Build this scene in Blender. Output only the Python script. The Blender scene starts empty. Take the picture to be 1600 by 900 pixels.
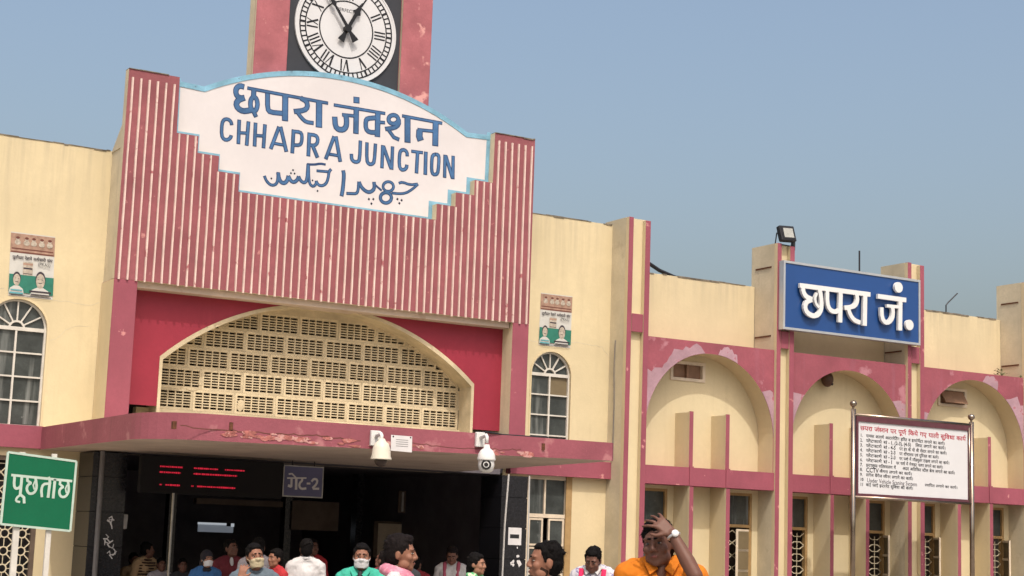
import bpy, bmesh, math, random
from mathutils import Vector, Matrix
random.seed(7)
SC = bpy.context.scene
COL = SC.collection
PI = math.pi

# ------------------------------------------------------------------ camera
def cam_axes(yaw, pitch, roll):
    cy, sy, cp, sp = math.cos(yaw), math.sin(yaw), math.cos(pitch), math.sin(pitch)
    f = Vector((sy*cp, cy*cp, sp)); r = Vector((cy, -sy, 0)); u = r.cross(f)
    c, s = math.cos(roll), math.sin(roll)
    return r*c-u*s, r*s+u*c, f
cam = bpy.data.cameras.new('camera'); cam.sensor_width = 36; cam.lens = 58.5; cam.clip_end = 2000
camo = bpy.data.objects.new('camera', cam); COL.objects.link(camo)
r_, u_, f_ = cam_axes(math.radians(30.2), math.radians(8.66), math.radians(-2.02))
camo.matrix_world = Matrix(((r_.x, u_.x, -f_.x, 0), (r_.y, u_.y, -f_.y, 0), (r_.z, u_.z, -f_.z, 1.65), (0, 0, 0, 1)))
SC.camera = camo

# ------------------------------------------------------------------ daylight
SUN_EL, SUN_AZ = math.radians(57), math.radians(16)          # from the front of the station, a little left
w = bpy.data.worlds.new('World'); SC.world = w; w.use_nodes = True
nt = w.node_tree; bg = nt.nodes['Background']
sky = nt.nodes.new('ShaderNodeTexSky'); sky.sky_type = 'NISHITA'; sky.sun_disc = False
sky.sun_elevation = SUN_EL; sky.sun_rotation = PI + SUN_AZ
sky.altitude = 0; sky.air_density = 1.3; sky.dust_density = 7.5; sky.ozone_density = 1.0
nt.links.new(sky.outputs[0], bg.inputs[0]); bg.inputs[1].default_value = 0.15
sun = bpy.data.lights.new('sun', 'SUN'); sun.energy = 2.05; sun.angle = math.radians(0.6); sun.color = (1.0, .95, .87)
suno = bpy.data.objects.new('sun', sun); COL.objects.link(suno)
to_sun = Vector((-math.sin(SUN_AZ)*math.cos(SUN_EL), -math.cos(SUN_AZ)*math.cos(SUN_EL), math.sin(SUN_EL)))
suno.rotation_euler = to_sun.to_track_quat('Z', 'Y').to_euler(); suno.location = (0, 0, 40)
vs = SC.view_settings; vs.view_transform = 'Standard'; vs.look = 'None'; vs.gamma = 1; vs.exposure = 0.36
vs.use_curve_mapping = False
SC.cycles.max_bounces = 6

# ------------------------------------------------------------------ materials
def srgb(r, g, b):
    return tuple(((c/255)/12.92 if c/255 <= .04045 else ((c/255+.055)/1.055)**2.4) for c in (r, g, b))
def nd(nt, t, **kw):
    n = nt.nodes.new(t)
    for k, v in kw.items(): setattr(n, k, v)
    return n
def mat(name, col, rough=.8, var=.10, scale=1.6, bump=.15, bscale=40, stain=None, peel=None, metal=0, spec=.3, emit=None, streak=None, grime=None):
    """col linear rgb; stain=(rgb, lo, hi, scale); streak=(rgb, amount); peel=(rgb, lo, hi, scale)"""
    m = bpy.data.materials.new(name); m.use_nodes = True
    t = m.node_tree; L = t.links; b = t.nodes['Principled BSDF']
    b.inputs['Roughness'].default_value = rough; b.inputs['Metallic'].default_value = metal
    b.inputs['Specular IOR Level'].default_value = spec
    tc = nd(t, 'ShaderNodeTexCoord')
    def noise(sc, detail=4, mapping=None, rough_=.6):
        n = nd(t, 'ShaderNodeTexNoise'); n.inputs['Scale'].default_value = sc; n.inputs['Detail'].default_value = detail
        n.inputs['Roughness'].default_value = rough_
        if mapping:
            mp = nd(t, 'ShaderNodeMapping'); mp.inputs['Scale'].default_value = mapping
            L.new(tc.outputs['Object'], mp.inputs[0]); L.new(mp.outputs[0], n.inputs['Vector'])
        else: L.new(tc.outputs['Object'], n.inputs['Vector'])
        return n.outputs['Fac']
    def ramp(fac, lo, hi, a=0., c=1.):
        n = nd(t, 'ShaderNodeMapRange'); n.inputs['From Min'].default_value = lo; n.inputs['From Max'].default_value = hi
        n.inputs['To Min'].default_value = a; n.inputs['To Max'].default_value = c
        L.new(fac, n.inputs['Value']); return n.outputs[0]
    def mix(fac, a, c):
        n = nd(t, 'ShaderNodeMix', data_type='RGBA')
        if isinstance(fac, float): n.inputs[0].default_value = fac
        else: L.new(fac, n.inputs[0])
        for i, v in ((6, a), (7, c)):
            if isinstance(v, tuple): n.inputs[i].default_value = (*v[:3], 1)
            else: L.new(v, n.inputs[i])
        return n.outputs[2]
    if var:
        dark = tuple(c*(1-var*2.2) for c in col); light = tuple(min(1, c*(1+var*.8)) for c in col)
        c = mix(ramp(noise(scale), .3, .7), dark, light)
        c = mix(ramp(noise(scale*14, 3), .35, .65, 0, .35), c, tuple(x*(1-var*2) for x in col))
        if streak:
            c = mix(ramp(noise(3.2, 5, (1.6, 1.6, .12)), .56, .78, 0, streak[1]), c, streak[0])
        if stain:
            c = mix(ramp(noise(stain[3], 6, None, .7), stain[1], stain[2]), c, stain[0])
        if grime:        # rain-washed dirt running down from the wall head: (top z, depth, rgb, amount)
            sp = nd(t, 'ShaderNodeSeparateXYZ'); L.new(tc.outputs['Object'], sp.inputs[0])
            mu = nd(t, 'ShaderNodeMath', operation='MULTIPLY'); L.new(ramp(sp.outputs[2], grime[0]-grime[1], grime[0], 0, 1), mu.inputs[0])
            L.new(ramp(noise(5.5, 6, (1.5, 1.5, .10)), .44, .66, 0, grime[3]), mu.inputs[1]); c = mix(mu.outputs[0], c, grime[2])
        if peel:
            c = mix(ramp(noise(peel[3], 5, None, .55), peel[1], peel[2]), c, peel[0])
        L.new(c, b.inputs['Base Color'])
    else: b.inputs['Base Color'].default_value = (*col, 1)
    if bump:
        bp = nd(t, 'ShaderNodeBump'); bp.inputs['Strength'].default_value = bump; bp.inputs['Distance'].default_value = .01
        L.new(noise(bscale, 5), bp.inputs['Height']); L.new(bp.outputs[0], b.inputs['Normal'])
    if emit:
        b.inputs['Emission Color'].default_value = (*emit[0], 1); b.inputs['Emission Strength'].default_value = emit[1]
    return m
CREAM = (.575, .482, .308)
M = {}
M['cream'] = mat('cream_plaster', CREAM, .85, .05, .9, .22, 30, stain=((.42, .34, .215), .66, .86, 2.3), streak=((.40, .325, .21), .32))
M['cream_wall'] = mat('cream_wall_plaster', CREAM, .85, .06, .9, .22, 30, stain=((.42, .34, .215), .66, .86, 2.3), streak=((.40, .325, .21), .32), grime=(6.9, 1.3, (.30, .255, .19), .42))
M['cream_par'] = mat('cream_parapet_plaster', CREAM, .85, .06, .9, .22, 30, stain=((.42, .34, .215), .66, .86, 2.3), streak=((.40, .325, .21), .32), grime=(6.22, .7, (.30, .255, .19), .40))
M['cream2'] = mat('cream_plaster_plain', (.585, .482, .305), .85, .05, 1.3, .2, 30, stain=((.52, .40, .24), .68, .85, 3.0), streak=((.42, .33, .22), .22))
M['greyed'] = mat('weathered_plaster', (.56, .485, .345), .9, .10, 1.8, .35, 26, stain=((.34, .28, .20), .60, .80, 2.2), streak=((.30, .26, .20), .45))
M['pink'] = mat('pink_paint', (.275, .070, .098), .7, .09, 1.4, .25, 30, peel=((.47, .20, .20), .66, .70, 5.5), streak=((.22, .06, .08), .35))
M['pinkarch'] = mat('pink_paint_patched', (.285, .076, .100), .75, .12, 1.6, .4, 22, peel=((.37, .16, .19), .60, .66, 2.2), streak=((.27, .11, .15), .6))
M['ribpink'] = mat('pink_render', (.262, .083, .096), .8, .14, 1.2, .4, 24, peel=((.42, .19, .18), .68, .73, 7), streak=((.21, .05, .07), .55))
M['ribwhite'] = mat('rib_whitewash', (.66, .50, .45), .85, .12, 4, .3, 40, peel=((.34, .11, .12), .62, .68, 5))
M['red'] = mat('crimson_paint', (.255, .022, .042), .55, .07, 1.2, .12, 30, streak=((.33, .04, .06), .3))
M['towerpink'] = mat('tower_pink', (.36, .118, .135), .8, .14, 2.4, .4, 20, peel=((.56, .28, .26), .60, .66, 3.4))
M['soffit'] = mat('soffit_plaster', (.50, .40, .335), .9, .10, 1.3, .2, 20, stain=((.28, .19, .13), .58, .76, 1.8))
M['canopyfront'] = mat('canopy_pink', (.27, .076, .098), .7, .10, 1.6, .4, 24, peel=((.36, .145, .155), .60, .68, 3.2), streak=((.18, .06, .07), .6))
M['canopychip'] = mat('exposed_plaster', (.46, .16, .14), .9, .3, 14, .8, 30, peel=((.47, .25, .23), .50, .56, 16))
M['whiteboard'] = mat('white_sign_paint', (.58, .55, .56), .75, .05, .8, .1, 20, stain=((.56, .52, .51), .66, .85, 2.2))
M['ltblue'] = mat('light_blue_trim', (.20, .40, .53), .8, .16, 5, .3, 30, stain=((.10, .16, .22), .62, .68, 9))
M['navy'] = mat('letter_outline_navy', (.022, .052, .135), .7, .15, 6, .1)
M['letblue'] = mat('letter_blue', (.055, .14, .30), .7, .2, 3.5, .15, 30)
M['dot'] = mat('letter_black', (.012, .014, .03), .6, 0, bump=0)
M['signblue'] = mat('blue_acrylic', (.016, .060, .205), .28, .04, .8, .0, spec=.5)
M['signwhite'] = mat('white_acrylic', (.64, .64, .64), .4, .03, 3, .0, spec=.4)
M['alu'] = mat('aluminium_edge', (.55, .56, .57), .35, .05, 6, .05, metal=.6)
M['white'] = mat('white_paint', (.56, .53, .48), .6, .08, 6, .1, stain=((.45, .36, .28), .66, .75, 9))
M['frame'] = mat('window_frame_paint', (.62, .52, .40), .7, .10, 5, .15, stain=((.33, .24, .17), .62, .74, 8))
M['wood'] = mat('ochre_wood', (.36, .23, .10), .65, .14, 5, .2, 30)
M['ventwood'] = mat('brown_vent_frame', (.24, .14, .09), .75, .12, 6, .2)
M['glass'] = mat('dusty_window_glass', (.055, .062, .060), .20, .25, 3, .04, 8, spec=.5, stain=((.20, .21, .20), .66, .72, 6), streak=((.24, .25, .24), .9))
M['glassbrown'] = mat('boarded_pane', (.17, .13, .075), .5, .1, 4, .05)
M['coping'] = mat('weathered_wall_head', (.20, .17, .13), .95, .3, 9, .6, 30)
M['black'] = mat('black_void', (.01, .009, .01), .9, 0, bump=0)
M['granite'] = mat('black_granite', (.016, .016, .020), .22, .25, 22, .02, spec=.5)
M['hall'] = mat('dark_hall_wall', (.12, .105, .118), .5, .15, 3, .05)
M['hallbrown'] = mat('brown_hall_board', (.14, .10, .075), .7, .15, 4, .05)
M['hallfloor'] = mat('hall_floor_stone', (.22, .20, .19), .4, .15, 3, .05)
M['lattice'] = mat('lattice_cream', (.56, .465, .315), .88, .15, 2.2, .3, 40, stain=((.40, .30, .20), .63, .76, 5))
M['clockdark'] = mat('clock_case_charcoal', (.034, .036, .044), .5, .08, 3, .05)
M['dial'] = mat('clock_dial_white', (.55, .55, .565), .4, .03, 2, .0)
M['ink'] = mat('black_enamel', (.010, .010, .012), .4, 0, bump=0)
M['steel'] = mat('dull_steel', (.32, .31, .30), .32, .12, 10, .1, metal=.9)
M['brass'] = mat('chromed_tube', (.34, .275, .22), .22, .1, 8, .02, metal=1.0)
M['darkmetal'] = mat('dark_metal', (.03, .03, .035), .5, .1, 8, .05, metal=.4)
M['pipe'] = mat('grey_pvc_pipe', (.17, .16, .16), .5, .1, 6, .05)
M['pipewhite'] = mat('white_pvc_pipe', (.50, .48, .46), .5, .1, 6, .05)
M['rust'] = mat('rusty_iron', (.13, .05, .025), .9, .25, 18, .4)
M['green'] = mat('green_sheet', (.003, .112, .052), .16, .06, 2.2, .02, 6, spec=.6, stain=((.03, .22, .12), .68, .72, 5))
M['greenwhite'] = mat('sign_white_vinyl', (.42, .52, .45), .5, .08, 6, .05)
M['gateblue'] = mat('dull_violet_blue_sheet', (.11, .11, .21), .5, .06, 3, .05)
M['paper'] = mat('paper_white', (.62, .60, .60), .8, .06, 8, .1)
M['posterwhite'] = mat('poster_paper', (.50, .49, .46), .8, .06, 7, .15)
M['salmon'] = mat('poster_salmon_print', (.36, .225, .165), .8, .18, 14, .1)
M['pgreen'] = mat('poster_green_print', (.028, .165, .12), .8, .1, 8, .1)
M['pbrown'] = mat('poster_brown_print', (.13, .045, .035), .8, .1, 8, .05)
M['pdark'] = mat('poster_dark_print', (.045, .035, .045), .8, .1, 8, .05)
M['pskin'] = mat('poster_pale_print', (.46, .40, .33), .8, .22, 30, .05)
M['pteal'] = mat('poster_teal_print', (.10, .30, .34), .8, .1, 12, .05)
M['maroontrim'] = mat('maroon_frame_trim', (.10, .035, .045), .4, .1, 8, .05)
M['boardwhite'] = mat('board_white', (.56, .56, .575), .4, .02, 3, .0)
M['redprint'] = mat('red_print', (.34, .01, .03), .6, 0, bump=0)
M['blackprint'] = mat('black_print', (.015, .015, .017), .6, 0, bump=0)
M['lilac'] = mat('faded_lilac_paint', (.38, .235, .275), .85, .14, 3, .5, 26, peel=((.33, .12, .15), .60, .64, 6), streak=((.30, .19, .22), .7))
M['led'] = mat('red_led', (.3, .0, .02), .5, 0, bump=0, emit=((1., .03, .07), .40))
M['lamp'] = mat('lit_window', (.5, .55, .6), .5, 0, bump=0, emit=((.75, .85, 1.), .10))
M['ground'] = mat('worn_concrete_ground', (.32, .29, .25), .9, .15, .5, .2, 8)
M['leaf'] = mat('weed_leaf', (.07, .11, .03), .6, .2, 20, .1)
M['lampstrip'] = mat('lit_strip', (.6, .6, .6), .5, 0, bump=0, emit=((.85, .92, 1.), .32))
M['lens'] = mat('camera_lens_black', (.008, .008, .01), .12, 0, bump=0, spec=.6)
M['camwhite'] = mat('camera_housing', (.60, .56, .46), .35, .04, 6, .0)
M['camwhite2'] = mat('camera_housing_white', (.62, .61, .59), .32, .03, 6, .0)
M['dome'] = mat('smoked_dome', (.045, .03, .025), .35, .1, 6, .0, spec=.3)
M['lightglass'] = mat('floodlight_glass', (.36, .36, .33), .12, .08, 14, .02, spec=.6)
M['bell'] = mat('brown_bell', (.085, .04, .025), .5, .15, 8, .1)

# ------------------------------------------------------------------ mesh helpers
def top_loc(p):
    while p.parent: p = p.parent
    return Vector(p.location)
def link(name, me, parent=None, material=None, loc=None):
    o = bpy.data.objects.new(name, me); COL.objects.link(o)
    if parent: o.parent = parent
    if loc is not None: o.location = loc
    return o
def tag(o, label=None, cat=None, group=None, kind=None):
    if label: o['label'] = label
    if cat: o['category'] = cat
    if group: o['group'] = group
    if kind: o['kind'] = kind
    return o
def empty(name, loc, label=None, cat=None, group=None, rz=0):
    o = bpy.data.objects.new(name, None); o.empty_display_size = .2; COL.objects.link(o)
    o.location = loc; o.rotation_euler = (0, 0, rz)
    return tag(o, label, cat, group)
def fill_poly(outer, holes=()):
    """triangulate a polygon with holes (2-D); returns verts, tris"""
    bm = bmesh.new(); es = []
    for lp in [outer]+list(holes):
        vv = [bm.verts.new((a, 0, b)) for a, b in lp]
        es += [bm.edges.new((vv[i], vv[(i+1) % len(vv)])) for i in range(len(vv))]
    bmesh.ops.triangle_fill(bm, edges=es, use_beauty=True, normal=(0, -1, 0))
    bm.verts.index_update()
    V = [(v.co.x, v.co.z) for v in bm.verts]; T = []
    for f in bm.faces:
        ids = [v.index for v in f.verts]
        a, b, c = [V[i] for i in ids]
        if (b[0]-a[0])*(c[1]-a[1])-(b[1]-a[1])*(c[0]-a[0]) < 0: ids.reverse()
        T.append(ids)
    bm.free(); return V, T
class MB:
    def __init__(s): s.v = []; s.f = []; s.m = []
    def add(s, vs_, fs, mi=0):
        n = len(s.v); s.v += [tuple(q) for q in vs_]; s.f += [tuple(i+n for i in f) for f in fs]; s.m += [mi]*len(fs); return s
    def box(s, x0, x1, y0, y1, z0, z1, mi=0, side=None):
        vv = [(x, y, z) for z in (z0, z1) for y in (y0, y1) for x in (x0, x1)]
        s.add(vv, [(0, 1, 5, 4)], mi)
        n = len(s.v)-8
        o = [(2, 6, 7, 3), (0, 4, 6, 2), (1, 3, 7, 5), (4, 5, 7, 6), (0, 2, 3, 1)]
        s.f += [tuple(i+n for i in f) for f in o]; s.m += [mi if side is None else side]*5; return s
    def plate(s, outer, y0, y1, holes=(), mi=0, side=None):
        """polygon in XZ (ccw seen from the front), thickness y0 (front) .. y1"""
        V, T = fill_poly(outer, holes); n = len(V)
        s.add([(a, y0, b) for a, b in V]+[(a, y1, b) for a, b in V], T, mi)
        base = len(s.v)-2*n
        s.f += [tuple(base+n+i for i in reversed(t)) for t in T]; s.m += [mi if side is None else side]*len(T)
        for k, lp in enumerate([outer]+list(holes)):
            ar = sum(lp[i][0]*lp[(i+1) % len(lp)][1]-lp[(i+1) % len(lp)][0]*lp[i][1] for i in range(len(lp)))
            want = 1 if k == 0 else -1
            q = lp if ar*want > 0 else lp[::-1]
            b0 = len(s.v); s.v += [(a, y0, b) for a, b in q]+[(a, y1, b) for a, b in q]; c = len(q)
            s.f += [(b0+i, b0+c+i, b0+c+(i+1) % c, b0+(i+1) % c) for i in range(c)]
            s.m += [mi if side is None else side]*c
        return s
    def tube(s, pts, r, n=8, mi=0, cap=True):
        pts = [Vector(p) for p in pts]; rr = r if isinstance(r, (list, tuple)) else [r]*len(pts)
        b0 = len(s.v); prev = None
        for i, p in enumerate(pts):
            d = (pts[min(i+1, len(pts)-1)]-pts[max(i-1, 0)]).normalized()
            a = prev if prev is not None else (Vector((0, 0, 1)) if abs(d.z) < .9 else Vector((1, 0, 0)))
            a = (a-d*a.dot(d)).normalized(); prev = a; b = d.cross(a)
            s.v += [tuple(p+(a*math.cos(2*PI*k/n)+b*math.sin(2*PI*k/n))*rr[i]) for k in range(n)]
        for i in range(len(pts)-1):
            for k in range(n):
                s.f.append((b0+i*n+k, b0+i*n+(k+1) % n, b0+(i+1)*n+(k+1) % n, b0+(i+1)*n+k)); s.m.append(mi)
        if cap:
            s.f.append(tuple(b0+k for k in reversed(range(n)))); s.f.append(tuple(b0+(len(pts)-1)*n+k for k in range(n))); s.m += [mi]*2
        return s
    def lathe(s, prof, c, n=20, mi=0):
        """prof [(r,z)] about the vertical axis through c"""
        b0 = len(s.v)
        for r, z in prof: s.v += [(c[0]+r*math.cos(2*PI*k/n), c[1]+r*math.sin(2*PI*k/n), c[2]+z) for k in range(n)]
        for i in range(len(prof)-1):
            for k in range(n): s.f.append((b0+i*n+k, b0+i*n+(k+1) % n, b0+(i+1)*n+(k+1) % n, b0+(i+1)*n+k)); s.m.append(mi)
        return s
    def ell(s, c, r, nu=16, nv=10, mi=0, rot=None):
        b0 = len(s.v); c = Vector(c)
        for j in range(nv+1):
            th = PI*j/nv
            for k in range(nu):
                p = Vector((r[0]*math.sin(th)*math.cos(2*PI*k/nu), r[1]*math.sin(th)*math.sin(2*PI*k/nu), -r[2]*math.cos(th)))
                if rot: p = rot @ p
                s.v.append(tuple(c+p))
        for j in range(nv):
            for k in range(nu): s.f.append((b0+j*nu+k, b0+j*nu+(k+1) % nu, b0+(j+1)*nu+(k+1) % nu, b0+(j+1)*nu+k)); s.m.append(mi)
        return s
    def build(s, name, mats, parent=None, smooth=False, bevel=0, loc=None, **tg):
        if not isinstance(mats, (list, tuple)): mats = [mats]
        me = bpy.data.meshes.new(name)
        if parent is not None: off = top_loc(parent)
        elif loc is not None: off = Vector(loc)
        else:
            xs, ys, zs = zip(*s.v); off = Vector(((min(xs)+max(xs))/2, (min(ys)+max(ys))/2, min(zs)))
        me.from_pydata([tuple(Vector(v)-off) for v in s.v], [], s.f)
        for m in mats: me.materials.append(m)
        me.polygons.foreach_set('material_index', s.m)
        if smooth: me.polygons.foreach_set('use_smooth', [True]*len(me.polygons))
        bm = bmesh.new(); bm.from_mesh(me); bmesh.ops.remove_doubles(bm, verts=bm.verts, dist=1e-5)
        if smooth or bevel: bmesh.ops.recalc_face_normals(bm, faces=bm.faces)
        if bevel:
            e = [e for e in bm.edges if len(e.link_faces) == 2 and e.calc_face_angle(0) > .5]
            bmesh.ops.bevel(bm, geom=e, offset=bevel, segments=1, affect='EDGES', clamp_overlap=True)
        bm.to_mesh(me); bm.free()
        o = link(name, me, parent)
        if parent is None: o.location = off
        return tag(o, **tg) if tg else o
def arc(cx, cz, r, a0, a1, n, rz=None):
    rz = r if rz is None else rz
    return [(cx+r*math.cos(a0+(a1-a0)*i/n), cz+rz*math.sin(a0+(a1-a0)*i/n)) for i in range(n+1)]
def rect(x0, x1, z0, z1): return [(x0, z0), (x1, z0), (x1, z1), (x0, z1)]
def stroke(mb, pts, wd, y0, y1, mi=0, ext=0):
    """flat ribbon along a polyline in XZ, raised from y1 (back) to y0 (front)"""
    P = [Vector((a, b)) for a, b in pts]; n = len(P); L = []; Rr = []
    closed = (P[0]-P[-1]).length < 1e-3 and n > 4
    for i in range(n):
        if closed: d0 = P[i]-P[i-1] if i > 0 else P[0]-P[-2]; d1 = P[i+1]-P[i] if i < n-1 else P[1]-P[0]
        else: d0 = P[i]-P[i-1] if i > 0 else P[1]-P[0]; d1 = P[i+1]-P[i] if i < n-1 else P[-1]-P[-2]
        d0 = d0.normalized(); d1 = d1.normalized(); t = (d0+d1)
        t = t.normalized() if t.length > 1e-6 else d1
        k = min(1.6, 1/max(.45, t.dot(d1))); nrm = Vector((-t.y, t.x))*wd*.5*k
        q = P[i].copy()
        if not closed and ext:
            if i == 0: q = q-d1*ext
            if i == n-1: q = q+d0*ext
        L.append(q+nrm); Rr.append(q-nrm)
    V = []; F = []
    for i in range(n): V += [(L[i].x, y0, L[i].y), (Rr[i].x, y0, Rr[i].y), (L[i].x, y1, L[i].y), (Rr[i].x, y1, Rr[i].y)]
    for i in range(n-1):
        a, b = 4*i, 4*i+4
        F += [(a, a+1, b+1, b), (a, b, b+2, a+2), (a+1, a+3, b+3, b+1)]
    if not closed: F += [(0, 2, 3, 1), (4*n-4, 4*n-3, 4*n-1, 4*n-2)]
    mb.add(V, F, mi)
def smooth_pts(pts, it=1):
    if len(pts) < 4: return pts
    for _ in range(it):
        q = [pts[0]]
        for a, b in zip(pts[:-1], pts[1:]):
            q += [(a[0]*.75+b[0]*.25, a[1]*.75+b[1]*.25), (a[0]*.25+b[0]*.75, a[1]*.25+b[1]*.75)]
        pts = q+[pts[-1]]
    return pts

# ------------------------------------------------------------------ lettering data (metres on the sign planes) and letter outlines
MAIN_S=[["chha",[[0.078,8.314,8.004,8.255,8.013,8.205,7.979,8.189,7.919,8.212,7.853,8.273,7.832,8.33,7.848],[0.083,8.33,7.848,8.242,7.801,8.207,7.738,8.237,7.674,8.317,7.643,8.42,7.672,8.484,7.708],[0.076,8.466,7.992,8.466,7.883],[0.068,8.534,7.786,8.531,7.739,8.519,7.699,8.498,7.675,8.474,7.671,8.45,7.688,8.433,7.723,8.425,7.768,8.427,7.816,8.44,7.855,8.461,7.88,8.485,7.884,8.508,7.867,8.526,7.832,8.534,7.786],[0.063,8.472,7.681,8.524,7.594]]],["headline",[[0.05,8.367,7.998,9.638,7.983]]],["pa",[[0.073,8.679,7.977,8.693,7.743,8.736,7.698,8.935,7.712],[0.092,8.956,7.991,8.975,7.607]]],["ra",[[0.074,9.202,7.988,9.299,7.952,9.318,7.871,9.267,7.811,9.107,7.769],[0.059,9.154,7.773,9.233,7.689,9.304,7.643,9.424,7.645]]],["aa",[[0.098,9.496,7.985,9.514,7.595]]],["headline",[[0.049,9.736,7.973,10.582,7.98]]],["dot",[[0.094,10.095,8.153,10.1,8.062]]],["ja",[[0.086,10.101,8.0,10.116,7.593],[0.052,9.878,7.846,10.108,7.861],[0.083,9.938,7.849,9.957,7.747,9.95,7.668,9.904,7.619,9.828,7.612,9.777,7.653,9.758,7.794]]],["ka",[[0.087,10.46,7.973,10.472,7.601],[0.071,10.432,7.889,10.292,7.856,10.266,7.81,10.275,7.693,10.331,7.649,10.451,7.664],[0.052,10.464,7.826,10.584,7.837]]],["sha",[[0.066,10.809,7.924,10.802,7.892,10.78,7.865,10.747,7.846,10.71,7.84,10.677,7.848,10.652,7.868,10.643,7.897,10.649,7.928,10.671,7.955,10.704,7.974,10.741,7.98,10.775,7.972,10.799,7.952,10.809,7.924],[0.066,10.816,7.925,10.823,7.846,10.754,7.782,10.597,7.741],[0.058,10.648,7.739,10.747,7.635,10.837,7.614],[0.098,10.961,7.982,10.981,7.591]]],["headline",[[0.05,10.871,7.99,11.558,7.983]]],["na",[[0.099,11.447,7.979,11.457,7.61],[0.053,11.454,7.836,11.145,7.817],[0.106,11.177,7.815,11.176,7.715,11.204,7.655]]],["c",[[0.052,8.162,7.416,8.149,7.464,8.099,7.494,8.042,7.478,8.014,7.417,8.018,7.243,8.061,7.184,8.119,7.189,8.161,7.233,8.164,7.263]]],["h",[[0.055,8.271,7.509,8.28,7.155],[0.055,8.413,7.506,8.407,7.152],[0.047,8.279,7.321,8.415,7.334]]],["h",[[0.055,8.522,7.505,8.528,7.158],[0.055,8.668,7.503,8.665,7.153],[0.048,8.527,7.319,8.665,7.331]]],["a",[[0.056,8.887,7.503,8.778,7.158],[0.058,8.91,7.507,9.022,7.154],[0.045,8.823,7.247,8.976,7.245]]],["p",[[0.058,9.116,7.497,9.116,7.145],[0.053,9.117,7.472,9.225,7.478,9.255,7.435,9.254,7.326,9.223,7.279,9.123,7.269]]],["r",[[0.059,9.367,7.491,9.371,7.138],[0.054,9.368,7.466,9.471,7.469,9.507,7.429,9.504,7.358,9.466,7.313,9.378,7.306],[0.059,9.429,7.308,9.517,7.138]]],["a",[[0.057,9.765,7.495,9.65,7.135],[0.059,9.793,7.5,9.885,7.131],[0.046,9.705,7.218,9.857,7.217]]],["j",[[0.055,10.195,7.497,10.199,7.21,10.167,7.166,10.104,7.163,10.067,7.196,10.059,7.273]]],["u",[[0.055,10.305,7.487,10.315,7.214,10.35,7.162,10.406,7.167,10.442,7.213,10.446,7.489]]],["n",[[0.055,10.568,7.484,10.572,7.133],[0.055,10.733,7.489,10.736,7.135],[0.06,10.579,7.47,10.728,7.145]]],["c",[[0.055,10.987,7.379,10.981,7.438,10.936,7.471,10.879,7.456,10.855,7.399,10.857,7.214,10.894,7.154,10.951,7.162,10.985,7.2,10.986,7.244]]],["t",[[0.048,11.054,7.466,11.249,7.472],[0.058,11.159,7.465,11.156,7.138]]],["i",[[0.061,11.3,7.493,11.307,7.137]]],["o",[[0.056,11.47,7.481,11.42,7.457,11.408,7.388,11.412,7.215,11.441,7.159,11.5,7.168,11.527,7.218,11.532,7.434,11.515,7.478,11.467,7.48]]],["n",[[0.056,11.633,7.494,11.642,7.138],[0.056,11.775,7.499,11.787,7.139],[0.061,11.644,7.484,11.78,7.15]]],["urdu_stroke",[[0.036,8.705,6.745,8.74,6.676,8.799,6.63,8.852,6.627,8.898,6.656,8.914,6.717,8.913,6.829]]],["urdu_stroke",[[0.049,8.914,6.825,8.932,6.736,8.97,6.687,9.023,6.682,9.064,6.73,9.077,6.798]]],["urdu_stroke",[[0.045,9.077,6.798,9.117,6.729,9.17,6.716,9.221,6.76,9.237,6.813]]],["urdu_stroke",[[0.041,9.237,6.813,9.274,6.751,9.329,6.73,9.371,6.773,9.374,7.017]]],["urdu_stroke",[[0.035,9.382,7.01,9.402,6.778,9.427,6.714,9.473,6.695,9.516,6.735,9.517,6.785]]],["urdu_stroke",[[0.037,9.517,6.785,9.552,6.731,9.615,6.725,9.675,6.766,9.703,6.837,9.714,6.957,9.744,6.995]]],["urdu_stroke",[[0.028,9.361,7.015,9.472,7.025,9.569,7.056,9.65,7.053]]],["urdu_stroke",[[0.033,9.517,6.939,9.602,6.945,9.701,6.951]]],["urdu_stroke",[[0.049,9.94,7.004,9.957,6.942,9.951,6.729,9.934,6.617]]],["urdu_stroke",[[0.037,10.013,6.668,10.09,6.675,10.172,6.685,10.199,6.73,10.201,6.87]]],["urdu_stroke",[[0.046,10.207,6.867,10.249,6.796,10.316,6.746,10.382,6.733,10.445,6.772,10.465,6.826,10.452,6.901]]],["urdu_stroke",[[0.026,10.453,6.876,10.516,6.833,10.584,6.791]]],["urdu_stroke",[[0.036,10.781,6.879,10.774,6.845,10.75,6.815,10.715,6.796,10.676,6.79,10.64,6.8,10.614,6.823,10.604,6.854,10.611,6.888,10.634,6.917,10.669,6.937,10.708,6.943,10.744,6.933,10.77,6.91,10.781,6.879],[0.043,10.755,6.703,10.747,6.666,10.723,6.635,10.686,6.614,10.645,6.608,10.607,6.619,10.58,6.644,10.569,6.678,10.576,6.714,10.601,6.746,10.637,6.766,10.678,6.772,10.717,6.762,10.744,6.737,10.755,6.703]]],["urdu_stroke",[[0.034,10.867,6.943,10.927,6.968,11.057,6.943,11.184,6.974],[0.033,11.189,6.972,11.098,6.88,10.988,6.804,10.875,6.78,10.753,6.776]]]]
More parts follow.
